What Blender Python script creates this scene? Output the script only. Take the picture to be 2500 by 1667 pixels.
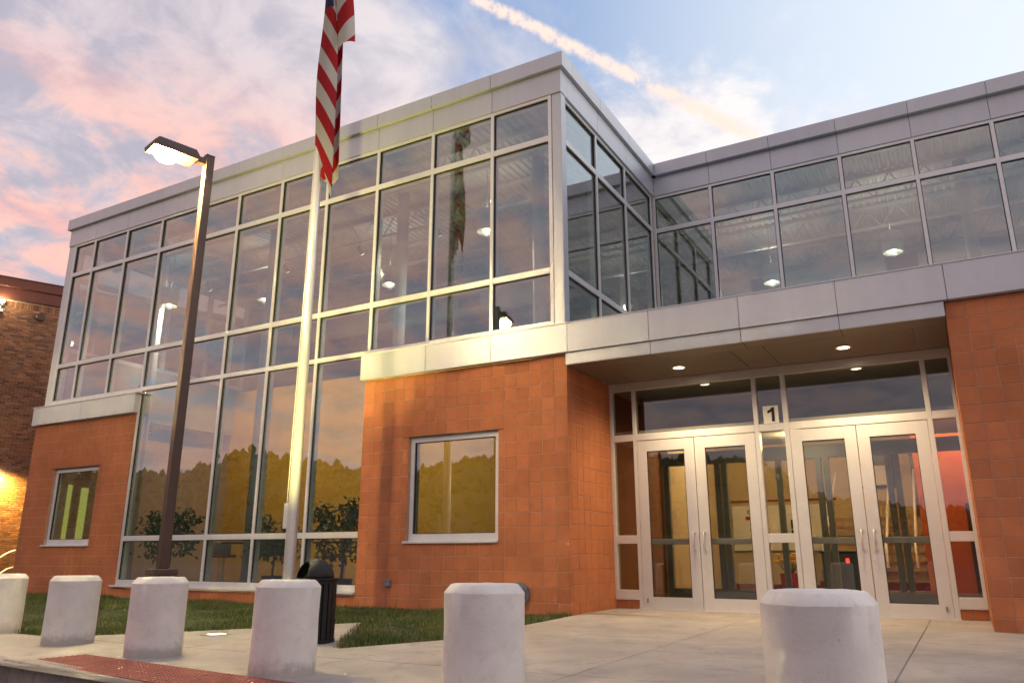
import bpy, bmesh, math, random
from mathutils import Vector, Matrix
from mathutils.geometry import tessellate_polygon
random.seed(7)
for o in list(bpy.data.objects): bpy.data.objects.remove(o)
SC = bpy.context.scene
COL = SC.collection
R = math.radians

# ------------------------------------------------------------------ camera
CAM = Vector((3.9637, -9.7538, 0.7624)); YAW = 0.5183; PITCH = 0.2682
cd = bpy.data.cameras.new('camera'); cam = bpy.data.objects.new('camera', cd); COL.objects.link(cam)
cam.location = CAM; cam.rotation_euler = (math.pi/2 + PITCH, 0, YAW)
cd.sensor_width = 36; cd.lens = 1890.69/2500*36; cd.clip_end = 3000; cd.clip_start = 0.05
SC.camera = cam
SC.render.engine = 'CYCLES'
cy = SC.cycles; cy.max_bounces = 7; cy.diffuse_bounces = 3; cy.glossy_bounces = 4; cy.transparent_max_bounces = 14; cy.transmission_bounces = 4; cy.caustics_reflective = False; cy.caustics_refractive = False

# ------------------------------------------------------------------ exposure
SC.view_settings.view_transform = 'Standard'; SC.view_settings.look = 'None'
SC.view_settings.exposure = 0.30; SC.view_settings.gamma = 1.0; SC.view_settings.use_curve_mapping = False

# ------------------------------------------------------------------ node helper
class NT:
    def __init__(s, tree): s.t = tree; s.n = tree.nodes; s.l = tree.links; s.n.clear()
    def new(s, typ, **kw):
        n = s.n.new(typ)
        for k, v in kw.items(): setattr(n, k, v)
        return n
    def put(s, sock, v):
        if isinstance(v, bpy.types.NodeSocket): s.l.new(v, sock)
        elif v is not None:
            if hasattr(sock.default_value, '__len__') and not hasattr(v, '__len__'): v = (v,)*len(sock.default_value)
            if hasattr(v, '__len__') and len(sock.default_value) == 4 and len(v) == 3: v = (*v, 1)
            sock.default_value = v
    def math(s, op, a, b=None, c=None, clamp=False):
        n = s.new('ShaderNodeMath', operation=op, use_clamp=clamp)
        for i, v in enumerate((a, b, c)):
            if v is not None: s.put(n.inputs[i], v)
        return n.outputs[0]
    def vmath(s, op, a, b=None, sc=None):
        n = s.new('ShaderNodeVectorMath', operation=op); s.put(n.inputs[0], a)
        if b is not None: s.put(n.inputs[1], b)
        if sc is not None: s.put(n.inputs['Scale'], sc)
        return n.outputs['Value'] if op in ('DOT_PRODUCT', 'LENGTH', 'DISTANCE') else n.outputs[0]
    def mix(s, f, a, b, mode='MIX'):
        n = s.new('ShaderNodeMix', data_type='RGBA', blend_type=mode); s.put(n.inputs[0], f); s.put(n.inputs[6], a); s.put(n.inputs[7], b); return n.outputs[2]
    def noise(s, v, scale, detail=6, rough=.55, dist=0.0):
        n = s.new('ShaderNodeTexNoise'); s.put(n.inputs['Vector'], v); s.put(n.inputs['Scale'], scale); s.put(n.inputs['Detail'], detail)
        s.put(n.inputs['Roughness'], rough); s.put(n.inputs['Distortion'], dist); return n.outputs[0]
    def smooth(s, v, a, b, lo=0., hi=1.):
        n = s.new('ShaderNodeMapRange', interpolation_type='SMOOTHSTEP'); s.put(n.inputs[0], v)
        for i, q in enumerate((a, b, lo, hi)): s.put(n.inputs[i+1], q)
        return n.outputs[0]
    def scalev(s, v, xyz): return s.vmath('MULTIPLY', v, xyz)

# ------------------------------------------------------------------ world: dusk sky with clouds
SUN_AZ, SUN_EL = 62.0, 7.0           # degrees right of +y, above the horizon
W = bpy.data.worlds.new('World'); SC.world = W; W.use_nodes = True
t = NT(W.node_tree)
geo = t.new('ShaderNodeTexCoord').outputs['Generated']
d = t.vmath('NORMALIZE', geo)
sky = t.new('ShaderNodeTexSky'); sky.sky_type = 'NISHITA'; sky.sun_disc = False
sky.sun_elevation = R(SUN_EL); sky.sun_rotation = R(SUN_AZ); sky.altitude = 300; sky.air_density = 1.0; sky.dust_density = 1.2; sky.ozone_density = 2.0
sx = t.new('ShaderNodeSeparateXYZ'); t.put(sx.inputs[0], d)
dz = t.math('MAXIMUM', sx.outputs[2], 0.0)
inv = t.math('DIVIDE', 1.0, t.math('ADD', dz, 0.22))
plane = t.vmath('SCALE', d, sc=inv)                     # a flat cloud layer overhead
def dirv(az, el): a, e = R(az), R(el); return (math.sin(a)*math.cos(e), math.cos(a)*math.cos(e), math.sin(e))
sunward = t.vmath('DOT_PRODUCT', d, dirv(SUN_AZ-35, 24))        # towards the after-glow
away = t.smooth(sunward, 0.86, 0.30)                          # 1 = far from the glow
n1 = t.noise(t.scalev(plane, (1.0, .8, 1.0)), 1.55, 8, .55, .15)
n2 = t.noise(t.vmath('ADD', t.scalev(plane, (1.6, .9, 1.)), (3.1, 5.7, 1.3)), 3.1, 9, .6, .25)
n3 = t.noise(t.vmath('ADD', plane, (8.1, 2.7, 4.3)), 6.5, 9, .62, .3)
cover = t.math('MULTIPLY_ADD', t.smooth(sunward, 0.80, 0.36), 0.27, t.math('MULTIPLY_ADD', n2, 0.30, t.math('MULTIPLY', n1, 0.70)))
deck = t.smooth(cover, 0.55, 0.70)
wisp = t.math('MULTIPLY', t.smooth(t.math('MULTIPLY_ADD', n3, .55, t.math('MULTIPLY', n2, .45)), 0.54, 0.72), 0.55)
# pink edges where the deck is thin, grey lavender where it is thick
pinkmask = t.math('MULTIPLY', t.smooth(t.math('MULTIPLY_ADD', n3, .5, t.math('MULTIPLY', n2, .5)), 0.41, 0.545), t.smooth(sx.outputs[2], .58, .42))
grey = t.mix(t.smooth(n3, .35, .65), (.45, .42, .49), (.69, .60, .63))
pinkmask = t.math('MULTIPLY', pinkmask, t.smooth(t.vmath('DOT_PRODUCT', d, dirv(-65, 20)), -.5, .75, .25, 1.0))
pink = t.mix(t.smooth(n3, .40, .62), (.82, .46, .43), (.97, .56, .46))
cl_away = t.mix(pinkmask, grey, pink)
cl_glow = t.mix(t.smooth(n3, .38, .62), (.74, .70, .73), (.92, .88, .87))
cloud = t.mix(away, cl_glow, cl_away)
# cumulus bank beyond the roof
cz = t.vmath('DOT_PRODUCT', d, dirv(-18.5, 27.5))
cum = t.smooth(t.math('MULTIPLY_ADD', t.math('SUBTRACT', n3, .5), .030, t.math('MULTIPLY_ADD', t.math('SUBTRACT', n2, .5), .028, cz)), 0.9870, 0.9975)
cloud = t.mix(cum, cloud, t.mix(t.smooth(n3, .36, .6), (.70, .67, .72), (.90, .85, .83)))
# contrail: a great circle through two directions
A = Vector(dirv(-32.6, 39.1)); Bv = Vector(dirv(-12.0, 29.7)); NRM = A.cross(Bv).normalized(); TAN = NRM.cross(A).normalized()
wob = t.math('MULTIPLY', t.math('SUBTRACT', t.noise(d, 60, 4, .6), .5), .014)
off = t.math('ABSOLUTE', t.math('ADD', t.vmath('DOT_PRODUCT', d, tuple(NRM)), wob))
along = t.vmath('DOT_PRODUCT', d, tuple(TAN))
trail = t.math('MULTIPLY', t.smooth(off, .0130, .0020), t.smooth(along, .45, .33))
trail = t.math('MULTIPLY', trail, t.smooth(t.noise(d, 55, 6, .65), .22, .54))
trail = t.math('MULTIPLY', trail, t.smooth(sx.outputs[1], 0, .2))
cloud = t.mix(trail, cloud, (1.02, .78, .66))
mask = t.math('MAXIMUM', t.math('MAXIMUM', deck, t.math('MULTIPLY', wisp, .8)), t.math('MAXIMUM', cum, trail))
mask = t.math('MULTIPLY', mask, .95)
clear = t.mix(t.smooth(sunward, 0.60, 0.97), (.25, .37, .63), (.84, .89, .95))
b1 = t.new('ShaderNodeBackground'); t.put(b1.inputs[0], sky.outputs[0]); b1.inputs[1].default_value = 0.05
b2 = t.new('ShaderNodeBackground'); t.put(b2.inputs[0], clear); b2.inputs[1].default_value = 0.80
ad = t.new('ShaderNodeAddShader'); t.l.new(b1.outputs[0], ad.inputs[0]); t.l.new(b2.outputs[0], ad.inputs[1])
b3 = t.new('ShaderNodeBackground'); t.put(b3.inputs[0], cloud); b3.inputs[1].default_value = 0.95
ms = t.new('ShaderNodeMixShader'); t.put(ms.inputs[0], mask); t.l.new(ad.outputs[0], ms.inputs[1]); t.l.new(b3.outputs[0], ms.inputs[2])
ow = t.new('ShaderNodeOutputWorld'); t.l.new(ms.outputs[0], ow.inputs[0])

# ------------------------------------------------------------------ sun: the low after-glow
sd = bpy.data.lights.new('sun', 'SUN'); sd.energy = 0.9; sd.angle = R(25); sd.color = (1.0, .86, .76)
so = bpy.data.objects.new('sun', sd); COL.objects.link(so)
so.rotation_euler = Vector(dirv(SUN_AZ, SUN_EL)).to_track_quat('Z', 'Y').to_euler(); so.location = (20, 0, 20)

# ------------------------------------------------------------------ materials
def mat(name, col, rough=.6, metal=0.0, var=.0, vscale=3.0, bump=0.0, bscale=60.0, obrand=0.0, col2=None, spec=.5, stretch=(1, 1, 1), fine=0.0, blotch=None):
    m = bpy.data.materials.new(name); m.use_nodes = True; t = NT(m.node_tree)
    out = t.new('ShaderNodeOutputMaterial'); p = t.new('ShaderNodeBsdfPrincipled'); t.l.new(p.outputs[0], out.inputs[0])
    pos = t.new('ShaderNodeNewGeometry').outputs['Position']
    c = col
    if var or col2:
        f = t.smooth(t.noise(t.scalev(pos, stretch), vscale, 6, .6, .3), .3, .7)
        c = t.mix(f, tuple(q*(1-var) for q in col), col2 or tuple(min(1, q*(1+var)) for q in col))
    if blotch:
        c = t.mix(t.math('MULTIPLY', t.smooth(t.noise(t.scalev(pos, stretch), vscale*3.7, 7, .65, .6), .5, .68), blotch[1]), c, blotch[0])
    if obrand:
        oi = t.new('ShaderNodeObjectInfo').outputs['Random']
        hs = t.new('ShaderNodeHueSaturation'); t.put(hs.inputs['Value'], t.math('MULTIPLY_ADD', oi, 2*obrand, 1-obrand)); t.put(hs.inputs['Color'], c); c = hs.outputs[0]
    if fine:
        f = t.noise(pos, 260, 3, .7); c = t.mix(t.smooth(f, .35, .65), c, tuple(q*(1-fine) for q in col), 'MIX') if False else t.mix(t.math('MULTIPLY', t.smooth(f, .48, .68), fine), c, (.02, .01, .005))
    if name == 'concrete':
        for sc_, rr, dk in ((1.6, .035, .55), (3.3, .040, .5)):                     # old gum and grit spots
            vo = t.new('ShaderNodeTexVoronoi'); t.put(vo.inputs['Vector'], pos); vo.inputs['Scale'].default_value = sc_
            c = t.mix(t.math('MULTIPLY', t.smooth(vo.outputs['Distance'], rr, rr*.6), dk), c, (.07, .06, .055))
        br = t.noise(t.scalev(pos, (1.5, 90, 1)), 3, 3, .6); c = t.mix(t.math('MULTIPLY', t.smooth(br, .5, .75), .22), c, (.26, .235, .21))     # broom finish
        wide = t.noise(pos, .45, 5, .6, .4); c = t.mix(t.math('MULTIPLY', t.smooth(wide, .48, .70), .30), c, (.25, .23, .21))
    if name == 'painted_concrete':
        oc = t.new('ShaderNodeTexCoord').outputs['Object']; oz = t.new('ShaderNodeSeparateXYZ'); t.put(oz.inputs[0], oc)
        base = t.math('MULTIPLY', t.smooth(t.math('MULTIPLY_ADD', t.noise(pos, 14, 5, .65), -.16, oz.outputs[2]), .045, -.05), .6)      # splash dirt at the foot
        c = t.mix(base, c, (.26, .22, .18))
        chip = t.math('MULTIPLY', t.smooth(t.noise(pos, 38, 4, .7), .66, .72), .7); c = t.mix(chip, c, (.42, .38, .34))
    t.put(p.inputs['Base Color'], c); p.inputs['Roughness'].default_value = rough; p.inputs['Metallic'].default_value = metal
    p.inputs['Specular IOR Level'].default_value = spec
    if bump:
        b = t.new('ShaderNodeBump'); b.inputs['Strength'].default_value = bump; b.inputs['Distance'].default_value = .01
        t.put(b.inputs['Height'], t.noise(pos, bscale, 5, .6)); t.l.new(b.outputs[0], p.inputs['Normal'])
    return m
def emis(name, col, st):
    m = bpy.data.materials.new(name); m.use_nodes = True; t = NT(m.node_tree)
    e = t.new('ShaderNodeEmission'); t.put(e.inputs[0], col); e.inputs[1].default_value = st
    o = t.new('ShaderNodeOutputMaterial'); t.l.new(e.outputs[0], o.inputs[0]); m.cycles.emission_sampling = 'NONE'; return m
def glassmat(name, tint, base, edge=.9, col=(.95, .97, 1.0)):
    m = bpy.data.materials.new(name); m.use_nodes = True; t = NT(m.node_tree)
    o = t.new('ShaderNodeOutputMaterial'); mx = t.new('ShaderNodeMixShader'); tr = t.new('ShaderNodeBsdfTransparent'); gl = t.new('ShaderNodeBsdfGlossy')
    lw = t.new('ShaderNodeLayerWeight'); lw.inputs[0].default_value = .5
    f = t.math('MULTIPLY_ADD', t.math('POWER', lw.outputs['Facing'], 3.5), edge-base, base)
    pos = t.new('ShaderNodeNewGeometry').outputs['Position']
    b = t.new('ShaderNodeBump'); b.inputs['Strength'].default_value = .05; b.inputs['Distance'].default_value = .02
    t.put(b.inputs['Height'], t.noise(pos, 1.1, 2, .5)); t.l.new(b.outputs[0], gl.inputs['Normal'])
    t.put(tr.inputs[0], tint); t.put(gl.inputs[0], col); gl.inputs['Roughness'].default_value = .004
    t.put(mx.inputs[0], f); t.l.new(tr.outputs[0], mx.inputs[1]); t.l.new(gl.outputs[0], mx.inputs[2]); t.l.new(mx.outputs[0], o.inputs[0]); return m
M = dict(
 block=mat('terracotta_block', (.53, .192, .085), .95, 0, .10, 1.7, .35, 160, .10, fine=.28, spec=.2, blotch=((.34, .12, .06), .22)),
 mortar=mat('mortar', (.55, .34, .23), .9, 0, .12, 20, .3, 200),
 panel=mat('silver_panel', (.58, .60, .64), .40, .25, .03, 1.6, .10, 1.6, .025, stretch=(2.2, 2.2, .12), blotch=((.51, .52, .55), .14)),
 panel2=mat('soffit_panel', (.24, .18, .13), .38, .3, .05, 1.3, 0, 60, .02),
 alu=mat('anodised_aluminium', (.77, .77, .77), .38, .15, .03, 4),
 aludoor=mat('door_aluminium', (.72, .71, .69), .36, .3, .03, 4),
 gasket=mat('black_gasket', (.02, .02, .022), .6),
 conc=mat('concrete', (.40, .36, .32), .85, 0, .16, 1.1, .25, 90, 0, blotch=((.22, .20, .18), .45)),
 bollard=mat('painted_concrete', (.77, .72, .66), .75, 0, .07, 3.2, .14, 55, .02, blotch=((.55, .49, .45), .30)),
 asphalt=mat('asphalt', (.06, .06, .062), .9, 0, .25, 4, .5, 150),
 curb=mat('curb_concrete', (.36, .33, .29), .85, 0, .2, 3, .3, 90, 0, blotch=((.12, .11, .10), .6)),
 soil=mat('lawn_soil', (.05, .065, .018), .95, 0, .3, 2.2, .5, 60, blotch=((.13, .095, .045), .6)),
 bronze=mat('bronze_paint', (.10, .062, .045), .42, .35, .08, 4),
 steelpole=mat('brushed_aluminium', (.74, .73, .70), .34, .5, .05, 6, stretch=(1, 1, .1)),
 black=mat('black_steel', (.010, .010, .010), .55, .1, .1, 8, .15, 200),
 greymetal=mat('grey_metal', (.28, .29, .30), .5, .5, .1, 10),
 tactile=mat('brick_red_tactile', (.29, .090, .068), .8, 0, .12, 6, .2, 80),
 brick=mat('old_brown_brick', (.20, .085, .045), .9, 0, .25, 12, .3, 200),
 oldmortar=mat('old_mortar', (.40, .30, .21), .9, 0, .1, 10, .2, 120),
 fascia=mat('brown_metal_fascia', (.15, .045, .028), .5, .15, .08, 3),
 brown=mat('brown_wall', (.22, .085, .03), .8, 0, .06, 1.2),
 white=mat('white_paint', (.74, .73, .70), .7, 0, .03, 3),
 deck=mat('white_roof_deck', (.55, .55, .53), .6, 0, .05, 3),
 ochre=mat('ochre_wall', (.56, .27, .02), .8, 0, .06, 1.2),
 cream=mat('cream_wall', (.55, .44, .27), .8, 0, .06, 1.2),
 orange=mat('orange_wall', (.80, .20, .05), .8, 0, .03, 1.2),
 floor=mat('tile_floor', (.24, .19, .14), .3, 0, .12, 2),
 darkgrey=mat('slate_grey_steel', (.11, .13, .14), .45, .2, .05, 3),
 slate=mat('slate_green_frame', (.22, .26, .27), .45, .2, .05, 3),
 redseat=mat('red_seat', (.38, .02, .02), .5),
 wood=mat('dark_top', (.10, .06, .035), .4, 0, .2, 4),
 shade=mat('frosted_shade', (.72, .76, .74), .5),
 leaf=mat('ficus_leaf', (.035, .075, .020), .45, 0, .35, 9),
 bark=mat('bark', (.12, .08, .05), .9),
 pot=mat('dark_pot', (.05, .045, .045), .5),
 step=mat('stair_tread', (.36, .25, .16), .6, 0, .1, 3),
 riser=mat('dark_red_riser', (.22, .03, .04), .6, 0, .1, 3),
 grass=mat('grass_blade', (.085, .185, .020), .6, 0, .4, 2.4, col2=(.17, .17, .045)),
 hallwall=mat('taupe_wall', (.40, .38, .35), .8, 0, .05, 1),
 hillm=mat('hill_foliage', (.036, .040, .014), .95, 0, .45, .11, .0, 1),
 paper=mat('white_card', (.80, .79, .76), .7),
 ink=mat('black_ink', (.012, .012, .014), .6),
 redink=mat('red_ink', (.40, .02, .03), .6),
 glass=glassmat('curtain_glass', (.68, .76, .76), .185, .92),
 doorglass=glassmat('door_glass', (.74, .74, .70), .085, .75),
 bulb=emis('warm_bulb', (1.0, .86, .58), 40), lens=emis('lamp_lens', (1.0, .82, .45), 900), soft=emis('downlight_lens', (1.0, .83, .52), 14),
 uplens=emis('uplight_lens', (1.0, .86, .20), 5), led=emis('red_led', (1.0, .03, .02), 6), flood=emis('flood_lens', (1.0, .95, .70), 60),
 doorglow=emis('door_glow', (1.0, .82, .16), .7),  # glow put into the inner door panels, which are no lamp
)

# ------------------------------------------------------------------ object helpers
def link(name, me, m, parent=None, loc=(0, 0, 0)):
    if m is not None and not me.materials: me.materials.append(m)
    o = bpy.data.objects.new(name, me); COL.objects.link(o); o.location = loc
    if parent is not None: o.parent = parent
    return o
def tag(o, label=None, cat=None, group=None, kind=None):
    if label: o['label'] = label
    if cat: o['category'] = cat
    if group: o['group'] = group
    if kind: o['kind'] = kind
    return o
def thing(name, label, cat, loc=(0, 0, 0), rz=0, group=None):
    o = bpy.data.objects.new(name, None); COL.objects.link(o); o.location = loc; o.rotation_euler = (0, 0, rz); o.empty_display_size = .2
    return tag(o, label, cat, group)
def copy_tree(o, parent=None):
    c = o.copy(); COL.objects.link(c); c.parent = parent
    for ch in list(o.children): copy_tree(ch, c)
    return c
def mesh_from(name, bm, smooth=False):
    bmesh.ops.recalc_face_normals(bm, faces=bm.faces)
    me = bpy.data.meshes.new(name); bm.to_mesh(me); bm.free()
    if smooth:
        for p in me.polygons: p.use_smooth = True
    return me
def b_box(bm, lo, hi, bev=0.0, seg=1):
    vs = [bm.verts.new((x, y, z)) for z in (lo[2], hi[2]) for y in (lo[1], hi[1]) for x in (lo[0], hi[0])]
    fs = [bm.faces.new([vs[i] for i in q]) for q in ((0, 2, 3, 1), (4, 5, 7, 6), (0, 1, 5, 4), (2, 6, 7, 3), (0, 4, 6, 2), (1, 3, 7, 5))]
    if bev:
        es = list({e for f in fs for e in f.edges}); bmesh.ops.bevel(bm, geom=es, offset=bev, segments=seg, affect='EDGES', profile=.5)
def b_cyl(bm, p0, p1, r0, r1=None, n=16, caps=True):
    r1 = r0 if r1 is None else r1
    p0, p1 = Vector(p0), Vector(p1); ax = (p1-p0).normalized(); u = ax.orthogonal().normalized(); v = ax.cross(u)
    ra = [bm.verts.new(p0+(u*math.cos(2*math.pi*i/n)+v*math.sin(2*math.pi*i/n))*r0) for i in range(n)]
    rb = [bm.verts.new(p1+(u*math.cos(2*math.pi*i/n)+v*math.sin(2*math.pi*i/n))*r1) for i in range(n)]
    for i in range(n): bm.faces.new((ra[i], ra[(i+1) % n], rb[(i+1) % n], rb[i]))
    if caps: bm.faces.new(ra[::-1]); bm.faces.new(rb)
def b_tube(bm, pts, r, n=10):
    pts = [Vector(p) for p in pts]; rings = []
    for i, p in enumerate(pts):
        a = (pts[min(i+1, len(pts)-1)]-pts[max(i-1, 0)]).normalized()
        if i == 0: u = a.orthogonal().normalized()
        else: u = (u-a*u.dot(a)).normalized()
        v = a.cross(u)
        rings.append([bm.verts.new(p+(u*math.cos(2*math.pi*k/n)+v*math.sin(2*math.pi*k/n))*r) for k in range(n)])
    for q in range(len(rings)-1):
        for k in range(n): bm.faces.new((rings[q][k], rings[q][(k+1) % n], rings[q+1][(k+1) % n], rings[q+1][k]))
    bm.faces.new(rings[0][::-1]); bm.faces.new(rings[-1])
def b_lathe(bm, prof, n=32, c=(0, 0)):
    rings = []
    for r, z in prof:
        if r < 1e-5: rings.append([bm.verts.new((c[0], c[1], z))])
        else: rings.append([bm.verts.new((c[0]+r*math.cos(2*math.pi*k/n), c[1]+r*math.sin(2*math.pi*k/n), z)) for k in range(n)])
    for a, b in zip(rings, rings[1:]):
        for k in range(n):
            q = [a[k % len(a)], a[(k+1) % len(a)], b[(k+1) % len(b)], b[k % len(b)]]
            f = []
            for v in q:
                if v not in f: f.append(v)
            if len(f) > 2: bm.faces.new(f)
def box(name, lo, hi, m, parent=None, bev=0.0, seg=1):
    """box given by absolute corners in the parent's frame; origin at its centre"""
    c = [(a+b)/2 for a, b in zip(lo, hi)]; bm = bmesh.new()
    b_box(bm, [a-q for a, q in zip(lo, c)], [b-q for b, q in zip(hi, c)], bev, seg)
    return link(name, mesh_from(name, bm), m, parent, c)
def build(name, fn, m, parent=None, loc=(0, 0, 0), smooth=False):
    bm = bmesh.new(); fn(bm); return link(name, mesh_from(name, bm, smooth), m, parent, loc)
def auto_smooth(o, ang=35):
    for p in o.data.polygons: p.use_smooth = True
    o.data.set_sharp_from_angle(angle=R(ang)); return o
def lamp(name, loc, energy, col, r=.05, spot=None, aim=None, parent=None):
    l = bpy.data.lights.new(name, 'SPOT' if spot else 'POINT'); l.energy = energy; l.color = col; l.shadow_soft_size = r
    o = bpy.data.objects.new(name, l); COL.objects.link(o); o.location = loc
    if spot: l.spot_size = R(spot); l.spot_blend = .9; o.rotation_euler = (Vector(loc)-Vector(aim)).to_track_quat('Z', 'Y').to_euler()
    if parent is not None: o.parent = parent
    return o

# ------------------------------------------------------------------ ground, road, pavement, lawn
def gz(x, y):                                       # the paving falls gently from the doors to the kerb
    if y >= 1.0: return 0.0
    return (-.045+.009*max(-6, min(6, x)))*min(1.0, (1.0-y)/6.5)
def curb_y(x): return -6.0 - .12*(x+2.5)
def poly_sheet(name, poly, m, zoff=0.0, step=.5, kind='structure', joints=()):
    bm = bmesh.new(); vv = [bm.verts.new((x, y, 0)) for x, y in poly]
    for tri in tessellate_polygon([[Vector((x, y, 0)) for x, y in poly]]): bm.faces.new([vv[k] for k in tri])
    ys = [p[1] for p in poly]; y = math.ceil(min(ys)/step)*step
    while y < max(ys):
        bmesh.ops.bisect_plane(bm, geom=bm.verts[:]+bm.edges[:]+bm.faces[:], plane_co=(0, y, 0), plane_no=(0, 1, 0)); y += step
    low = set()
    for ax, c in joints:
        no = (1, 0, 0) if ax == 'x' else (0, 1, 0)
        for k in (-.007, 0, .007): bmesh.ops.bisect_plane(bm, geom=bm.verts[:]+bm.edges[:]+bm.faces[:], plane_co=((c+k, 0, 0) if ax == 'x' else (0, c+k, 0)), plane_no=no, dist=1e-5)
    for v in bm.verts:
        v.co.z = gz(v.co.x, v.co.y)+zoff
        if any(abs((v.co.x if ax == 'x' else v.co.y)-c) < .001 for ax, c in joints): v.co.z -= .012
    o = link(name, mesh_from(name, bm), m); o['kind'] = kind; return o
def flat(name, x0, x1, y0, y1, z, m):
    me = bpy.data.meshes.new(name); me.from_pydata([(x0, y0, z), (x1, y0, z), (x1, y1, z), (x0, y1, z)], [], [(0, 1, 2, 3)])
    o = link(name, me, m); o['kind'] = 'structure'; return o
flat('ground', -700, 700, -700, 700, -.40, M['soil'])
flat('road', -120, 120, -75, -3.9, -.235, M['asphalt'])
pav = poly_sheet('pavement', [(-40, curb_y(-40)+.17), (16, curb_y(16)+.17), (16, 1.62), (-.64, 1.62), (-.66, -.02), (-.50, -3.05), (-1.02, -4.12), (-1.95, -2.85),
    (-2.55, -2.0), (-3.15, -2.95), (-4.0, -4.05), (-4.55, -4.60), (-40, -2.2)], M['conc'], joints=[('x', -2.4), ('x', -.45), ('x', 1.5), ('x', 3.45), ('x', 5.4), ('y', -.03), ('y', -2.4), ('y', -4.63)])
lawn = poly_sheet('lawn', [(-40, .4), (-40, -2.23), (-4.55, -4.63), (-3.97, -4.08), (-3.12, -2.98), (-2.55, -2.03), (-1.98, -2.88), (-1.05, -4.15), (-.53, -3.08), (-.69, -.02), (-.69, .4)], M['soil'], -.012)
def curbf(bm):
    xs = [-40, -12, -6, -4.2, -3.0, 0, 4, 8, 16]
    for a, b in zip(xs, xs[1:]):
        g = .006
        q = [(a+g, curb_y(a)), (b-g, curb_y(b)), (b-g, curb_y(b)+.165), (a+g, curb_y(a)+.165)]
        zt = gz((a+b)/2, -6)+.004
        lo = [bm.verts.new((x, y, -.3)) for x, y in q]; hi = [bm.verts.new((x, y+(.02 if i < 2 else 0), zt)) for i, (x, y) in enumerate(q)]
        mid = [bm.verts.new((q[0][0], q[0][1], zt-.025)), bm.verts.new((q[1][0], q[1][1], zt-.025))]
        bm.faces.new((lo[0], lo[1], mid[1], mid[0])); bm.faces.new((mid[0], mid[1], hi[1], hi[0])); bm.faces.new(hi)
        bm.faces.new((lo[1], lo[2], hi[2], hi[1], mid[1])); bm.faces.new((lo[3], lo[0], mid[0], hi[0], hi[3])); bm.faces.new((lo[2], lo[3], hi[3], hi[2]))
tag(build('curb', curbf, M['curb']), kind='structure')
# tactile mat: slab with truncated domes
tm = thing('tactile_mat', 'brick red tactile paving mat with small domes beside the kerb', 'tactile mat', (-2.75, -5.37, gz(-2.75, -5.5)+.001), math.atan(-.13))
tm.rotation_euler = (0, -.009, math.atan(-.13))
box('slab', (0, -.52, -.02), (2.9, 0, .006), M['tactile'], tm)
def domes(bm):
    for i in range(57):
        for j in range(10):
            x, y = .03+i*.05+.01, -.035-j*.05
            b = [bm.verts.new((x+.013*math.cos(k*math.pi/3), y+.013*math.sin(k*math.pi/3), .006)) for k in range(6)]
            c = [bm.verts.new((x+.007*math.cos(k*math.pi/3), y+.007*math.sin(k*math.pi/3), .012)) for k in range(6)]
            for k in range(6): bm.faces.new((b[k], b[(k+1) % 6], c[(k+1) % 6], c[k]))
            bm.faces.new(c)
tag(build('dome', domes, M['tactile'], tm), kind='stuff')
# grass blades
def pt_in(poly, x, y):
    c = False; j = len(poly)-1
    for i in range(len(poly)):
        (xi, yi), (xj, yj) = poly[i], poly[j]
        if (yi > y) != (yj > y) and x < (xj-xi)*(y-yi)/(yj-yi)+xi: c = not c
        j = i
    return c
LP = [(-15, .0), (-15, -3.4), (-4.55, -4.63), (-3.97, -4.08), (-3.12, -2.98), (-2.55, -2.03), (-1.98, -2.88), (-1.05, -4.15), (-.53, -3.08), (-.69, 0)]
def grass():
    rnd = random.Random(3); vs, fs = [], []
    while len(fs) < 60000:
        x = -.5-14.5*rnd.random()**1.35; y = -4.7+4.7*rnd.random()
        if not pt_in(LP, x, y): continue
        cl = math.sin(x*3.1+1.3*math.sin(y*2.3))*math.sin(y*2.7+x*.7)
        if rnd.random() > .70+.35*cl: continue
        h = (.022+.045*rnd.random())*(1+.45*cl)*(2.2 if rnd.random() < .01 else 1); a = rnd.random()*6.28; w = .0045+.004*rnd.random(); lx, ly = (rnd.random()-.5)*.06, (rnd.random()-.5)*.06
        z = gz(x, y)-.014; dx, dy = math.cos(a)*w, math.sin(a)*w; b = len(vs)
        vs += [(x-dx, y-dy, z), (x+dx, y+dy, z), (x+lx, y+ly, z+h)]; fs.append((b, b+1, b+2))
    me = bpy.data.meshes.new('grass'); me.from_pydata(vs, [], fs); return me
tag(link('grass', grass(), M['grass']), 'green lawn grass between the wall and the pavement', 'grass', kind='stuff')

# ------------------------------------------------------------------ the building
X_BL, X_SL, X_BR0, X_C, X_P = -13.95, -10.41, -4.414, -.692, 4.078     # brick left end, storefront left, brick right part, brick corner, right pier
ZT, ZB, ZF, T1, T2, T3 = 8.539, 8.279, 7.860, 7.098, 4.886, 4.101
ZCT, ZCB, ZS = 3.981, 3.541, 3.366
YG, YR, YD = .075, 4.417, 1.542
BAY = 1.2019; MX = [-12.8133+BAY*i for i in range(10)]; GL, GR = -13.577, -.933
XE = 13.6                                              # right end of the right wing
school = thing('school_building', 'two-storey school building with terracotta block base and silver framed glass walls', 'building')
P = school
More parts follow.
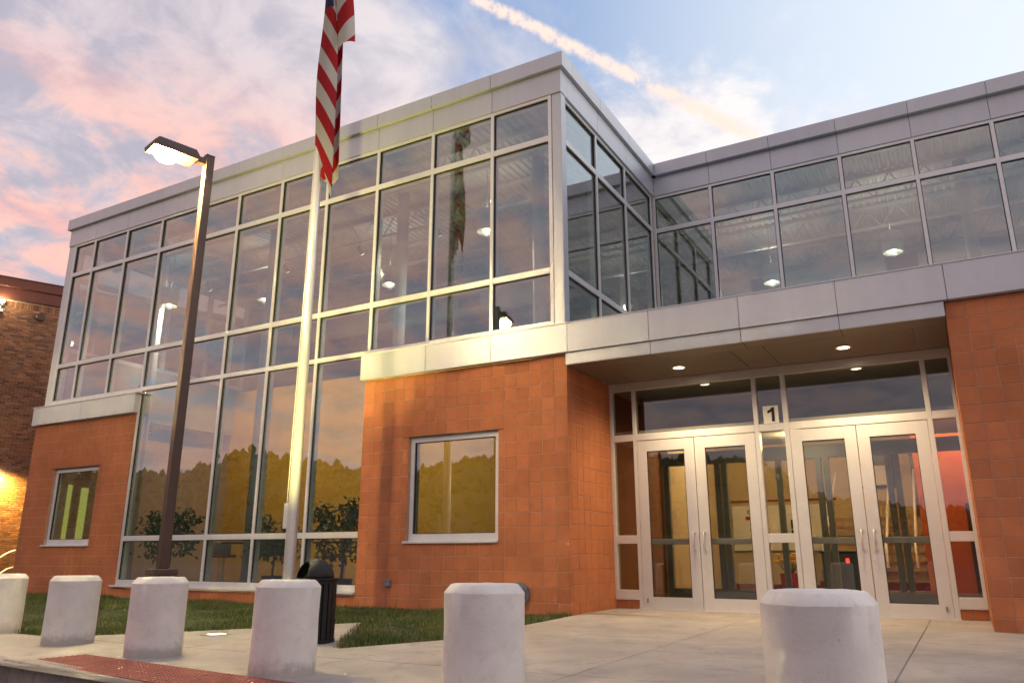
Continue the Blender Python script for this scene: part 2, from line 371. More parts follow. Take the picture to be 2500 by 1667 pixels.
# terracotta blocks -----------------------------------------------
def block_mesh():
    bm = bmesh.new(); c = .018; d = .05; e = .003
    # unit face x,z in -.5...5, front at y=0 with small arrises
    o = [(-.5, -.5), (.5, -.5), (.5, .5), (-.5, .5)]; i = [(x*(1-2*c), z*(1-2*c)) for x, z in o]
    f = [bm.verts.new((x, 0, z)) for x, z in i]; m_ = [bm.verts.new((x, e, z)) for x, z in o]; b = [bm.verts.new((x, d, z)) for x, z in o]
    bm.faces.new(f)
    for k in range(4):
        n = (k+1) % 4
        bm.faces.new((f[n], f[k], m_[k], m_[n])); bm.faces.new((m_[n], m_[k], b[k], b[n]))
    bm.faces.new(b[::-1]); return mesh_from('block', bm)
BM = block_mesh(); BM.materials.append(M['block'])
PZ = .2003; JT = .0082
stuffverts, stufffaces = [], []
def put_block(x0, x1, z0, z1, y, axis='y', single=True, x=None):
    if x1-x0 < .02 or z1-z0 < .02: return
    w, h = x1-x0-JT, z1-z0-JT; cx, cz_ = (x0+x1)/2, (z0+z1)/2; jy = random.uniform(-.0012, .0012)
    if single:
        o = bpy.data.objects.new('block', BM); COL.objects.link(o); o.parent = P
        if axis == 'y': o.location = (cx, y+jy, cz_)
        else: o.location = (x+jy, cx, cz_); o.rotation_euler = (0, 0, math.pi/2 if axis == 'x+' else -math.pi/2)
        o.scale = (w, 1, h)
    else:
        b = len(stuffverts)
        for v in BM.vertices:
            q = Vector((v.co.x*w, v.co.y, v.co.z*h))
            if axis == 'y': stuffverts.append((cx+q.x, y+jy+q.y, cz_+q.z))
            elif axis == 'x+': stuffverts.append((x+jy-q.y, cx+q.x, cz_+q.z))
            else: stuffverts.append((x+jy+q.y, cx-q.x, cz_+q.z))
        for p in BM.polygons: stufffaces.append([b+i for i in p.vertices])
def block_wall(x0, x1, z0, z1, y, n, holes=(), axis='y', single=True, x=None):
    pw = (x1-x0)/n; nz = int(round((z1-z0)/PZ))
    for r in range(nz):
        a, b = z1-(r+1)*PZ, z1-r*PZ
        for c in range(n):
            l, q = x0+c*pw, x0+(c+1)*pw; segs = [(l, q)]
            for (hx0, hx1, hz0, hz1) in holes:
                if (a+b)/2 > hz0 and (a+b)/2 < hz1:
                    ns = []
                    for s, e in segs:
                        if e <= hx0 or s >= hx1: ns.append((s, e)); continue
                        if s < hx0: ns.append((s, hx0))
                        if e > hx1: ns.append((hx1, e))
                    segs = ns
            for s, e in segs: put_block(s, e, a, b, y, axis, single, x)
Z0 = ZCB-18*PZ                                           # about -.064
W1 = (-12.98, -11.42, ZCB-13*PZ, ZCB-5*PZ); W2 = (-3.46, -1.833, ZCB-13*PZ, ZCB-5*PZ)
SILLZ = .215
block_wall(X_BR0, X_C, Z0, ZCB, 0, 18, [W2])
block_wall(X_P, X_P+9*.2067, Z0, ZCB, 0, 9)
block_wall(X_BL, X_SL, Z0, ZCB, 0, 17, [W1], single=False)
block_wall(X_P+9*.2067, XE, Z0, ZCB, 0, 37, single=False)
block_wall(X_SL, X_BR0, Z0, Z0+PZ, 0, 29, single=False)
block_wall(0.052, YD, ZS-17*PZ, ZS, 0, 7, axis='x+', x=X_C, single=False)             # entrance return, left
block_wall(0.052, YD, ZS-17*PZ, ZS, 0, 7, axis='x-', x=X_P, single=False)             # entrance return, right
block_wall(.052, 5.5, Z0, ZCB, 0, 26, axis='x-', x=X_BL, single=False)
for a, b in ((X_C+.012, -.30), (3.76, X_P-.012)):
    put_block(a, (a+b)/2, 0, .125, YD-.02, single=False); put_block((a+b)/2, b, 0, .125, YD-.02, single=False)
for a, b, z in ((X_SL, X_SL, 0),):
    for r in range(16): put_block(.052, .20, Z0+PZ*(r+1), Z0+PZ*(r+2), 0, 'x+', False, X_SL-.001)      # jambs of the tall glass
me = bpy.data.meshes.new('block'); me.from_pydata(stuffverts, [], stufffaces); me.materials.append(M['block'])
tag(link('block', me, None, P), kind='stuff')
def cores(bm):                                             # mortar bodies behind the blocks
    F = .0062
    def wall(x0, x1, z0, z1, holes=()):
        if not holes: b_box(bm, (x0, F, z0), (x1, .30, z1)); return
        h = holes[0]
        b_box(bm, (x0, F, z0), (h[0]-.004, .30, z1)); b_box(bm, (h[1]+.004, F, z0), (x1, .30, z1)); b_box(bm, (h[0]-.004, F, z0), (h[1]+.004, .30, h[2])); b_box(bm, (h[0]-.004, F, h[3]), (h[1]+.004, .30, z1))
    wall(X_BR0+F, X_C-F, -.3, ZCB-.003, [W2]); wall(X_BL+F, X_SL-F, -.3, ZCB-.003, [W1]); wall(X_SL-F, X_BR0+F, -.3, Z0+PZ-.003)
    wall(X_P+F, XE, -.3, ZCB-.003)
    b_box(bm, (X_C-.25, .30, -.3), (X_C-F, YD+.1, ZS-.005)); b_box(bm, (X_P+F, .30, -.3), (X_P+.25, YD+.1, ZS-.005)); b_box(bm, (X_BL+F, .30, -.3), (X_BL+.25, 13, ZCB-.003))
    b_box(bm, (X_C, YD-.014, -.3), (-.298, YD+.1, .122)); b_box(bm, (3.762, YD-.014, -.3), (X_P, YD+.1, .122))
build('mortar_core', cores, M['mortar'], P)
def flash(bm):
    for a, b in ((X_BL-.004, X_C+.004), (X_P-.004, XE)): b_box(bm, (a, -.012, Z0-.012), (b, .004, Z0-.004))
build('base_flashing', flash, M['alu'], P)
def basec(bm):
    b_box(bm, (X_BL+.01, .002, -.38), (X_C-.012, .006, Z0-.013))
build('wall_footing', basec, M['block'], P)
for w, nm in ((W1, 'lintel'), (W2, 'lintel')): box('lintel', (w[0]-.13, -.004, w[3]-.004), (w[1]+.10, .05, w[3]+.0035), M['bronze'], P)
# punched windows ------------------------------------------------
def punched(w):
    x0, x1, z0, z1 = w; y = .055; fr = .075
    def f(bm):
        b_box(bm, (x0+.004, y, z1-fr-.012), (x1-.004, y+.1, z1-.006)); b_box(bm, (x0+.004, y, z0+.02), (x1-.004, y+.1, z0+.02+fr+.03))
        b_box(bm, (x0+.004, y+.0015, z0+.02+fr+.03), (x0+fr, y+.1, z1-fr-.012)); b_box(bm, (x1-fr, y+.0015, z0+.02+fr+.03), (x1-.004, y+.1, z1-fr-.012))
    o = build('window', f, M['alu'], P)
    def g(bm):
        a, b, c, d_ = x0+fr, x1-fr, z0+.05+fr, z1-fr-.012; k = .010
        for lo, hi in (((a, y+.02, c), (a+k, y+.06, d_)), ((b-k, y+.02, c), (b, y+.06, d_)), ((a+k, y+.02, d_-k), (b-k, y+.06, d_)), ((a+k, y+.02, c), (b-k, y+.06, c+k))): b_box(bm, lo, hi)
    build('gasket', g, M['gasket'], o)
    box('pane', (x0+fr, y+.035, z0+.05+fr), (x1-fr, y+.041, z1-fr-.012), M['glass'], o)
    box('sill', (x0-.05, -.035, z0-.015), (x1+.004, y+.05, z0+.0185), M['alu'], o, .004)
punched(W1); punched(W2)
# silver panels: coping, fascia, bands ----------------------------------
def run(name, a, b, cuts, lo, hi, m, axis='x', gap=.006, bev=.004):
    xs = [a]+[c for c in cuts if a+.08 < c < b-.08]+[b]
    for p, q in zip(xs, xs[1:]):
        g0 = gap/2 if p != a else 0; g1 = gap/2 if q != b else 0
        if axis == 'x': box(name, (p+g0, lo[0], lo[1]), (q-g1, hi[0], hi[1]), m, P, bev)
        else: box(name, (lo[0], p+g0, lo[1]), (hi[0], q-g1, hi[1]), m, P, bev)
XF0, XF1, XCo0, XCo1 = -13.84, -.724, -13.905, -.659
RX = [.4252+BAY*i for i in range(-1, 13)]
run('coping_panel', XCo0, XCo1, MX, (-.045, ZB), (.35, ZT), M['panel'])
run('fascia_panel', XF0, XF1, MX, (.02, ZF), (.30, ZB-.004), M['panel'])
run('coping_panel', .352, 4.262, [1.49, 2.835], (XCo1-.36, ZB), (XCo1, ZT), M['panel'], 'y')
run('fascia_panel', .302, 4.40, [1.49, 2.835], (XF1-.30, ZF), (XF1, ZB-.004), M['panel'], 'y')
run('coping_panel', XCo1+.002, XE, RX, (4.26, ZB), (4.65, ZT), M['panel'])
run('fascia_panel', XF1+.002, XE, RX, (4.36, ZF), (4.65, ZB-.004), M['panel'])
run('coping_panel', .352, 13, [3, 6, 9], (XCo0, ZB), (XCo0+.36, ZT), M['panel'], 'y')
run('fascia_panel', .302, 13, [3, 6, 9], (XF0, ZF), (XF0+.3, ZB-.004), M['panel'], 'y')
def backing(bm):
    i = .012
    for lo, hi in (((XCo0+i, -.045+i, ZB+i), (XCo1-i, .34, ZT-i)), ((XCo1-.35, .34, ZB+i), (XCo1-i, 4.5, ZT-i)), ((XCo1-.3, 4.26+i, ZB+i+.001), (XE, 4.64, ZT-i-.001)), ((XCo0+i, .34, ZB+i), (XCo0+.35, 13, ZT-i)),
                   ((XF0+i, .02+i, ZF+i), (XF1-i, .29, ZB-.01)), ((XF1-.29, .29, ZF+i), (XF1-i, 4.5, ZB-.01)), ((XF1-.2, 4.36+i, ZF+i+.001), (XE, 4.64, ZB-.011)), ((XF0+i, .29, ZF+i), (XF0+.29, 13, ZB-.01)),
                   ((-4.44, -.09+i, ZCB+.02), (XE, .008, ZCT-.03)), ((-13.97, -.09+i, ZCB+.02), (-10.40, .02, ZCT-.06)), ((X_C+.01, -.055+i, ZS+.01), (X_P-.01, -.022, ZCB-.01))): b_box(bm, lo, hi)
build('panel_backing', backing, M['gasket'], P)
BJ = [-3.13, -1.92, -.64, .58, 1.79, 2.96, 4.12, 5.33, 6.53, 7.73, 8.9, 10.1, 11.3, 12.5]
run('band_panel', -4.455, XE, BJ, (-.09, ZCB+.003), (.012, ZCT-.015), M['panel'])
run('band_panel', -13.99, -10.385, [-12.2], (-.09, ZCB+.003), (.03, ZCT-.045), M['panel'])
box('band_cap', (-14.01, -.105, ZCT-.044), (-10.30, .06, ZCT-.022), M['alu'], P, .003)
box('band_cap', (-4.47, -.102, ZCT-.014), (XCo1+.03, .045, ZCT+.008), M['alu'], P, .003)
box('band_cap', (XCo1+.032, -.097, ZCT-.014), (XE, .14, ZCT+.002), M['panel'], P, .003)
run('canopy_strip', X_C+.002, X_P-.002, [.58, 1.79, 2.96], (-.055, ZS), (-.02, ZCB), M['panel'])
# soffit panels of the entrance
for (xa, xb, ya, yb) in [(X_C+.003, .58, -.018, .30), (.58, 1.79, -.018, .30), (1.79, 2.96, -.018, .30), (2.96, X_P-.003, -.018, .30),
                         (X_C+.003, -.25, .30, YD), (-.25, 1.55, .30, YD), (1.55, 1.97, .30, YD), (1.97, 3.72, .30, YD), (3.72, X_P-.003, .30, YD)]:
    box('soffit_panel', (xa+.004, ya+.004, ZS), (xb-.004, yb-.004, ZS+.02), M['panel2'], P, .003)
box('soffit_backing', (X_C, -.018, ZS+.022), (X_P, YD+.2, ZS+.10), M['panel'], P)
# corner posts of the glass box
box('corner_post', (XF0+.0, .045, T3-.105), (GL-.03, .30, ZF-.002), M['panel'], P, .006)
box('corner_post', (GR+.035, .045, T3-.105), (XF1-.01, .215, ZF-.002), M['panel'], P, .006)
# curtain wall -----------------------------------------------------------
MW, TH = .030, .048
Y0, Y1 = .035, .205                                            # mullion front and back
def mull(x, z0, z1, w=MW): box('mullion', (x-w, Y0, z0), (x+w, Y1, z1), M['alu'], P, .003)
for i, x in enumerate(MX):
    low = 2 <= i <= 7
    mull(x, .20 if low and i not in (7,) else T3-.10, ZF-.002)
mull(GL, T3-.10, ZF-.002); mull(GR, T3-.10, ZF-.002)
xs = [GL]+MX+[GR]
def seg_rail(a, b, z0, z1, y0=Y0+.002): box('transom', (a+MW, y0, z0), (b-MW, Y1-.002, z1), M['alu'], P, .003)
def pane(lo, hi, m=None): box('pane', lo, hi, m or M['glass'], P)
def gask(bm, a, b, c, d_, y):
    k = .011
    for lo, hi in (((a, y, c), (a+k, y+.02, d_)), ((b-k, y, c), (b, y+.02, d_)), ((a+k, y, d_-k), (b-k, y+.02, d_)), ((a+k, y, c), (b-k, y+.02, c+k))): b_box(bm, lo, hi)
gk = bmesh.new()
for i, (a, b) in enumerate(zip(xs, xs[1:])):
    seg_rail(a, b, ZF-.055, ZF-.002); seg_rail(a, b, T1-TH, T1+TH); seg_rail(a, b, T2-TH, T2+TH); seg_rail(a, b, T3-.10, T3-.10+TH*1.7)
    rows = [(T3-.10+TH*1.7, T2-TH), (T2+TH, T1-TH), (T1+TH, ZF-.055)]
    if 3 <= i <= 7:
        aa = a if i > 3 else X_SL; bb = b if i < 7 else X_BR0
        seg_rail(aa, bb, 1.065-TH, 1.065+TH); seg_rail(aa, bb, .20, .30)
        rows += [(1.065+TH, T3-.10), (.30, 1.065-TH)]
    for z0, z1 in rows:
        pane((a+MW, Y0+.045, z0), (b-MW, Y0+.052, z1)); gask(gk, a+MW, b-MW, z0, z1, Y0+.022)
box('store_sill', (X_SL-.10, -.045, .165), (X_BR0+.0, .19, .198), M['alu'], P, .004)
box('jamb', (X_SL-.0, .018, .20), (X_SL+.0281, .034, T3-.2), M['alu'], P)
# return glass facing +x
XG = XF1-.06
def mully(y, z0, z1, w=MW): box('mullion', (XG-.15, y-w, z0), (XG+.02, y+w, z1), M['alu'], P, .003)
ys = [.245, 1.49, 2.835, 4.28]
for y in ys: mully(y, ZCT, ZF-.002)
for a, b in zip(ys, ys[1:]):
    for z0, z1 in ((ZF-.055, ZF-.002), (T1-TH, T1+TH), (T2-TH, T2+TH), (ZCT+.004, ZCT+.10)):
        box('transom', (XG-.148, a+MW, z0), (XG+.018, b-MW, z1), M['alu'], P, .003)
    for z0, z1 in ((ZCT+.10, T2-TH), (T2+TH, T1-TH), (T1+TH, ZF-.055)):
        pane((XG-.032, a+MW, z0), (XG-.025, b-MW, z1))
        k = .011
        for lo, hi in (((XG-.022, a+MW, z0), (XG-.006, a+MW+k, z1)), ((XG-.022, b-MW-k, z0), (XG-.006, b-MW, z1)), ((XG-.022, a+MW+k, z1-k), (XG-.006, b-MW-k, z1)), ((XG-.022, a+MW+k, z0), (XG-.006, b-MW-k, z0+k))): b_box(gk, lo, hi)
# right wing upper glass
rxs = [-.745]+[x for x in RX if x > 0 and x < XE-.5]+[XE]
for x in rxs: box('mullion', (x-MW, YR-.04, ZCT), (x+MW, YR+.13, ZF-.002), M['alu'], P, .003)
for a, b in zip(rxs, rxs[1:]):
    for z0, z1 in ((ZF-.055, ZF-.002), (T1-TH, T1+TH), (ZCT+.004, ZCT+.10)):
        box('transom', (a+MW, YR-.038, z0), (b-MW, YR+.128, z1), M['alu'], P, .003)
    for z0, z1 in ((ZCT+.10, T1-TH), (T1+TH, ZF-.055)):
        pane((a+MW, YR+.005, z0), (b-MW, YR+.012, z1)); gask(gk, a+MW, b-MW, z0, z1, YR-.018)
link('gasket', mesh_from('gasket', gk), M['gasket'], P)
for y in (1.5, 2.8, 4.1, 5.4): box('mullion', (XF0+.03, y-MW, ZCT), (XF0+.19, y+MW, ZF-.002), M['alu'], P)
yy = [.31, 1.5, 2.8, 4.1, 5.4]
for a, b in zip(yy, yy[1:]):
    for z0, z1 in ((T1-TH, T1+TH), (ZF-.06, ZF-.003), (5.3, 5.4)): box('transom', (XF0+.032, a+MW, z0), (XF0+.188, b-MW, z1), M['alu'], P)
    for z0, z1 in ((5.4, T1-TH), (T1+TH, ZF-.06)): pane((XF0+.10, a+MW, z0), (XF0+.107, b-MW, z1))
box('interior_wall', (XF0+.02, 5.44, 5.31), (XF0+.2, 12.89, ZF-.003), M['hallwall'], P)
# roofs and interior shell ---------------------------------------------------
box('roof_slab', (XF0+.31, .31, ZB-.12), (XF1-.31, 13, ZB+.02), M['greymetal'], P)
box('roof_slab', (XF1-.30, 4.66, ZB-.12), (XE, 13, ZB+.02), M['greymetal'], P)
box('canopy_roof', (X_C-.02, .02, ZCT-.20), (XE, YR+.10, ZCT-.02), M['panel'], P)
def deckf(bm):
    zc = 8.02
    def part(x0, x1, y0, y1):
        n = int((x1-x0)/.152); prof = []
        for i in range(n):
            x = x0+i*.152; prof += [(x, zc), (x+.05, zc), (x+.07, zc+.04), (x+.132, zc+.04), (x+.152, zc)]
        va = [bm.verts.new((x, y0, z)) for x, z in prof]; vb = [bm.verts.new((x, y1, z)) for x, z in prof]
        for i in range(len(prof)-1):
            bm.faces.new((va[i], va[i+1], vb[i+1], vb[i]))
    part(XF0+.3, XF1-.3, .31, 12.9); part(XF1-.28, XE, 4.66, 12.9)
o = build('roof_deck', deckf, M['deck'], P)
def joist(x0, x1, y):
    def f(bm):
        b_box(bm, (x0, y-.05, 7.93), (x1, y+.05, 8.0)); b_box(bm, (x0, y-.04, 7.47), (x1, y+.04, 7.52))
        n = int((x1-x0)/.6); s = (x1-x0)/n
        for i in range(n):
            a = x0+i*s
            b_cyl(bm, (a, y, 7.95), (a+s/2, y, 7.5), .016, n=5); b_cyl(bm, (a+s/2, y, 7.5), (a+s, y, 7.95), .016, n=5)
    build('joist', f, M['deck'], P)
for y in (1.0, 2.6, 4.2): joist(XF0+.35, XF1-.35, y)
for y in (5.8, 7.4, 9.0, 10.6): joist(XF0+.35, XE-.3, y)
box('interior_wall', (XF0+.30, 12.9, -.3), (XE, 13.1, ZB-.13), M['hallwall'], P)
box('interior_wall', (XF0, .35, ZCT), (XF0+.2, 12.9, 5.3), M['hallwall'], P)
box('interior_wall', (XE-.1, .31, -.3), (XE+.1, 12.9, ZF), M['white'], P)
flr = box('floor_slab', (X_BL+.26, .301, -.30), (XE-.11, 12.89, -.004), M['floor'], P)
box('ochre_wall', (X_BL+.26, 5.2, 0), (-4.0, 5.35, 5.2), M['ochre'], P)
box('upper_floor', (X_BL+.26, 5.36, 4.9), (-4.0, 12.89, 5.2), M['deck'], P)
box('upper_floor', (-3.99, 4.6, ZCT-.2), (XE-.11, 12.89, ZCT), M['deck'], P)
# partition between hall and entrance, inside of the hall is brown
box('interior_wall', (-1.15, .31, 0), (-.95, 4.55, ZCT-.25), M['brown'], P)
# ceiling of the entrance lobby
box('lobby_ceiling', (-.94, YD+.12, 3.40), (4.4, 12.8, 3.47), M['white'], P)
box('vestibule_ceiling', (-.94, YD+.12, 2.56), (4.31, 3.88, 2.62), M['white'], P)
box('added_transom_backing', (-.94, 3.5, 2.63), (4.31, 3.56, 3.39), M['darkgrey'], P)  # dark wall added, with the low ceiling, to darken the transom glass
box('lobby_wall', (4.32, YD+.12, 0), (4.45, 12.8, 3.39), M['orange'], P)
box('orange_wall', (3.35, 4.75, 0), (4.31, 4.85, 3.39), M['orange'], P); box('orange_wall_door', (4.0, 4.72, 0), (4.30, 4.745, 1.55), M['wood'], P)
box('inner_door_glow', (-13.69, .78, .2), (-13.66, .87, 2.30), M['doorglow'], P); box('inner_door_glow', (-13.69, 1.10, .2), (-13.66, 1.26, 2.25), M['doorglow'], P)  # glowing panels stand in for the lit glass of an inner door
box('lobby_wall', (-.94, 9.0, 0), (4.31, 9.1, 3.39), M['cream'], P)
box('lobby_wall', (-.948, 4.6, 0), (-.80, 8.99, 3.39), M['cream'], P)
# round columns and ducts
for (x, y, zt) in ((-4.7, 1.2, 8.0), (-1.75, 1.2, 8.0), (-8.6, 1.6, 8.0), (-12.4, 1.6, 8.0), (4.75, 6.0, 8.0), (9.2, 6.0, 8.0)):
    build('column', lambda bm: b_cyl(bm, (0, 0, 0 if y < 4 else ZCT), (0, 0, zt), .11, n=20), M['deck'], P, (x, y, 0), True)
def duct(x0, x1, y, z, r=.28):
    o = auto_smooth(build('duct', lambda bm: b_cyl(bm, (x0, y, z), (x1, y, z), r, n=24), M['deck'], P))
    x = x0+.8
    while x < x1-1:
        build('vent', lambda bm: b_box(bm, (x, y-r-.02, z-.16), (x+.62, y-r+.05, z+.14)), M['darkgrey'], o); x += 2.9
duct(-13.2, -2, 6.3, 7.0); duct(-.5, 13, 8.4, 6.9)
# lobby: inner screen, stairs and rails ---------------------------------------
def scr(bm):
    y = 3.9
    for x in (-.62, .30, .42, 1.34, 1.62, 1.98, 2.10, 3.02, 3.14, 4.2): b_box(bm, (x-.045, y, 0), (x+.045, y+.10, 2.30))
    b_box(bm, (-.7, y, 2.302), (4.25, y+.1, 2.52)); b_box(bm, (-.7, y, 3.2), (4.25, y+.1, 3.39)); b_box(bm, (-.57, y+.01, .0), (1.29, y+.09, .20)); b_box(bm, (2.03, y+.01, .0), (4.15, y+.09, .20))
build('inner_screen', scr, M['slate'], P)
for k in range(9):
    box('stair_step', (1.55, 5.4+k*.29, k*.165), (3.34, 8.9, k*.165+.13), M['riser'] if k < 2 else M['step'], P)
    box('stair_step', (1.55, 5.38+k*.29, k*.165+.131), (3.34, 8.9, k*.165+.165), M['step'], P)
for x in (1.75, 2.75, 3.2):
    auto_smooth(build('handrail', lambda bm: b_tube(bm, [(x, 5.1, .55), (x, 5.15, .95), (x, 5.5, 1.05), (x, 7.8, 2.4)], .022), M['alu'], P), 60)
box('baseboard', (-.79, 8.98, 0), (1.54, 8.995, .12), M['riser'], P)
box('wall_stripe', (-.79, 8.985, 1.93), (1.54, 8.996, 1.98), M['riser'], P)
box('upper_door', (3.1, 8.96, 1.5), (4.0, 8.99, 3.1), M['wood'], P)
# entrance frame -----------------------------------------------------------------
FY0, FY1 = YD-.03, YD+.09
def fr(name, x0, x1, z0, z1, dy=0.0): box(name, (x0, FY0+dy, z0), (x1, FY1-dy, z1), M['aludoor'], P, .003)
fr('frame_post', X_C+.002, -.640, .126, ZS-.002); fr('frame_post', -.316, -.262, 0, ZS-.13); fr('frame_post', 1.524, 1.587, 0, ZS-.13); fr('frame_post', 1.930, 1.994, 0, ZS-.13)
fr('frame_post', 3.710, 3.772, 0, ZS-.13); fr('frame_post', 4.035, X_P-.002, .126, ZS-.002)
fr('frame_header', -.639, 4.034, ZS-.129, ZS-.002, .002)
for a, b in ((-.261, 1.523), (1.588, 1.929), (1.995, 3.709)): fr('frame_transom', a, b, 2.447, 2.55, .002)
for a, b in ((-.639, -.317), (3.773, 4.034)):
    fr('frame_transom', a, b, 2.447, 2.55, .002); fr('sidelight_rail', a, b, .92, 1.04, .002); fr('sidelight_rail', a, b, .145, .262, .002); box('sidelight_sill', (a-.01, FY0-.03, .127), (b+.01, FY1, .143), M['aludoor'], P)
fr('sidelight_rail', 1.588, 1.929, .92, 1.04, .002); fr('sidelight_rail', 1.588, 1.929, .01, .20, .002)
PY = YD+.02
for a, b in ((-.639, -.317), (-.261, 1.523), (1.588, 1.929), (1.995, 3.709), (3.773, 4.034)): box('pane', (a, PY, 2.551), (b, PY+.006, ZS-.13), M['doorglass'], P)
for a, b, z in ((-.639, -.317, .263), (1.588, 1.929, .201), (3.773, 4.034, .263)):
    box('pane', (a, PY, 1.041), (b, PY+.006, 2.446), M['doorglass'], P); box('pane', (a, PY, z), (b, PY+.006, .919), M['doorglass'], P)
def leaf(x0, x1, hinge_left, lock=False):
    y0, y1 = YD-.024, YD+.026; s = .155; zt, zb = 2.437, .012
    def f(bm):
        b_box(bm, (x0+.004, y0, zb), (x0+s, y1, zt), .003); b_box(bm, (x1-s, y0, zb), (x1-.004, y1, zt), .003)
        b_box(bm, (x0+s, y0+.001, zt-.162), (x1-s, y1-.001, zt)); b_box(bm, (x0+s, y0+.001, zb), (x1-s, y1-.001, .172))
    o = build('door', f, M['aludoor'], P)
    def g(bm):
        a, b, c, d_ = x0+s, x1-s, .172, zt-.162; k = .008
        for lo, hi in (((a, y0+.004, c), (a+k, y1-.01, d_)), ((b-k, y0+.004, c), (b, y1-.01, d_)), ((a+k, y0+.004, d_-k), (b-k, y1-.01, d_)), ((a+k, y0+.004, c), (b-k, y1-.01, c+k))): b_box(bm, lo, hi)
    build('gasket', g, M['gasket'], o)
    box('pane', (x0+s, YD, .172), (x1-s, YD+.006, zt-.162), M['doorglass'], o)
    box('push_bar', (x0+.10, y1+.05, .905), (x1-.10, y1+.10, .985), M['alu'], o, .008)
    hx = (x1-.075) if hinge_left else (x0+.075)
    def h(bm):
        b_tube(bm, [(hx, y0, 1.07), (hx, y0-.055, 1.07), (hx, y0-.07, 1.045), (hx, y0-.07, .85), (hx, y0-.055, .825), (hx, y0, .825)], .011, 10)
        for z in (1.07, .825): b_cyl(bm, (hx, y0+.002, z), (hx, y0-.012, z), .024, n=16)
    auto_smooth(build('handle', h, M['steelpole'], o), 50)
    if lock: build('lock', lambda bm: b_cyl(bm, (hx, y0+.002, .945), (hx, y0-.010, .945), .02, n=16), M['steelpole'], o)
    px = x0+.075 if hinge_left else x1-.075
    box('door_pivot', (px-.012, y0-.014, .09), (px+.012, y0+.002, .15), M['greymetal'], o)
leaf(-.262, .631, True); leaf(.632, 1.524, False); leaf(1.994, 2.851, True); leaf(2.852, 3.710, False, True)
box('threshold', (-.32, YD-.06, -.002), (3.78, YD+.1, .010), M['alu'], P)

# ------------------------------------------------------------------ sign with the numeral 1
sg = thing('door_number_sign', 'square white sign with a black numeral 1 above the middle sidelight', 'sign', (1.76, YD+.012, 2.56))
box('plate', (-.105, -.004, 0), (.105, .003, .25), M['paper'], sg)
def text_mesh(s, size, bold=False):
    c = bpy.data.curves.new('t', 'FONT'); c.body = s; c.size = size; c.extrude = .0012; c.offset = .012*size*3 if bold else 0; c.align_x = 'CENTER'; c.resolution_u = 4
    o = bpy.data.objects.new('t', c); COL.objects.link(o); dg = bpy.context.evaluated_depsgraph_get(); dg.update()
    me = bpy.data.meshes.new_from_object(o.evaluated_get(dg)); bpy.data.objects.remove(o); return me
def one(bm):
    q = [(.012, .022), (.052, .022), (.052, .226), (.020, .226), (-.008, .196), (-.044, .178), (-.044, .142), (-.012, .152), (.012, .168)]
    a = [bm.verts.new((x, -.0075, z)) for x, z in q]; b = [bm.verts.new((x, -.0042, z)) for x, z in q]
    bm.faces.new(a[::-1]); bm.faces.new(b)
    for k in range(len(q)): bm.faces.new((a[k], a[(k+1) % len(q)], b[(k+1) % len(q)], b[k]))
build('numeral', one, M['ink'], sg)

# ------------------------------------------------------------------ soffit downlights
for x, y, lab in ((.66, .905, 'round recessed downlight in soffit over the double door beside the left block return'), (2.88, .88, 'round recessed downlight in soffit over the double door nearer the right pier')):
    dl = thing('downlight', lab, 'light', (x, y, ZS), 0, 'soffit downlights over the entrance')
    build('trim_ring', lambda bm: b_lathe(bm, [(.075, .012), (.075, -.006), (.10, -.008), (.102, 0.0), (.102, .012)], 32), M['white'], dl, smooth=True)
    build('lens', lambda bm: b_lathe(bm, [(0, -.002), (.074, -.002), (.074, .006), (0, .006)], 32), M['soft'], dl)
    lamp('downlight_bulb', (0, 0, -.03), 185, (1.0, .75, .42), .06, 150, (0, .02, -2), dl)

# ------------------------------------------------------------------ bollards
bol = [(-5.62, -4.60, 'white concrete bollard at the stair rail end of the row'), (-3.75, -4.93, 'white concrete bollard between the end bollard and the lamp post base'),
       (-2.20, -5.13, 'white concrete bollard hiding the lamp post base'), (-.36, -5.45, 'white concrete bollard in front of the black trash can'),
       (1.52, -5.79, 'white concrete bollard in front of the square block wall window'), (3.39, -6.20, 'white concrete bollard in front of the entrance doors')]
BR, BH = .23, .635
def bolm(bm): b_lathe(bm, [(0, -.04), (BR+.006, -.04), (BR, .01), (BR, BH*.3), (BR-.002, BH*.6), (BR, BH-.048), (BR-.006, BH-.038), (BR-.036, BH-.004), (BR-.044, BH), (0, BH+.004)], 56)
bmsh = bmesh.new(); bolm(bmsh); bme = mesh_from('bollard', bmsh); bme.materials.append(M['bollard'])
for v in bme.vertices:
    if v.co.z > .005:
        k = 1+.006*math.sin(v.co.z*17+math.atan2(v.co.y, v.co.x)*3)+random.uniform(-.0025, .0025); v.co.x *= k; v.co.y *= k; v.co.z += random.uniform(-.0015, .0015)
for p in bme.polygons: p.use_smooth = True
bme.set_sharp_from_angle(angle=R(28))
for i, (x, y, lab) in enumerate(bol):
    o = bpy.data.objects.new('bollard', bme); COL.objects.link(o); o.location = (x, y, gz(x, y)-.002); o.rotation_euler = (R(random.uniform(-.5, .5)), R(random.uniform(-.5, .5)), i*1.1)
    tag(o, lab, 'bollard', 'row of white concrete bollards')

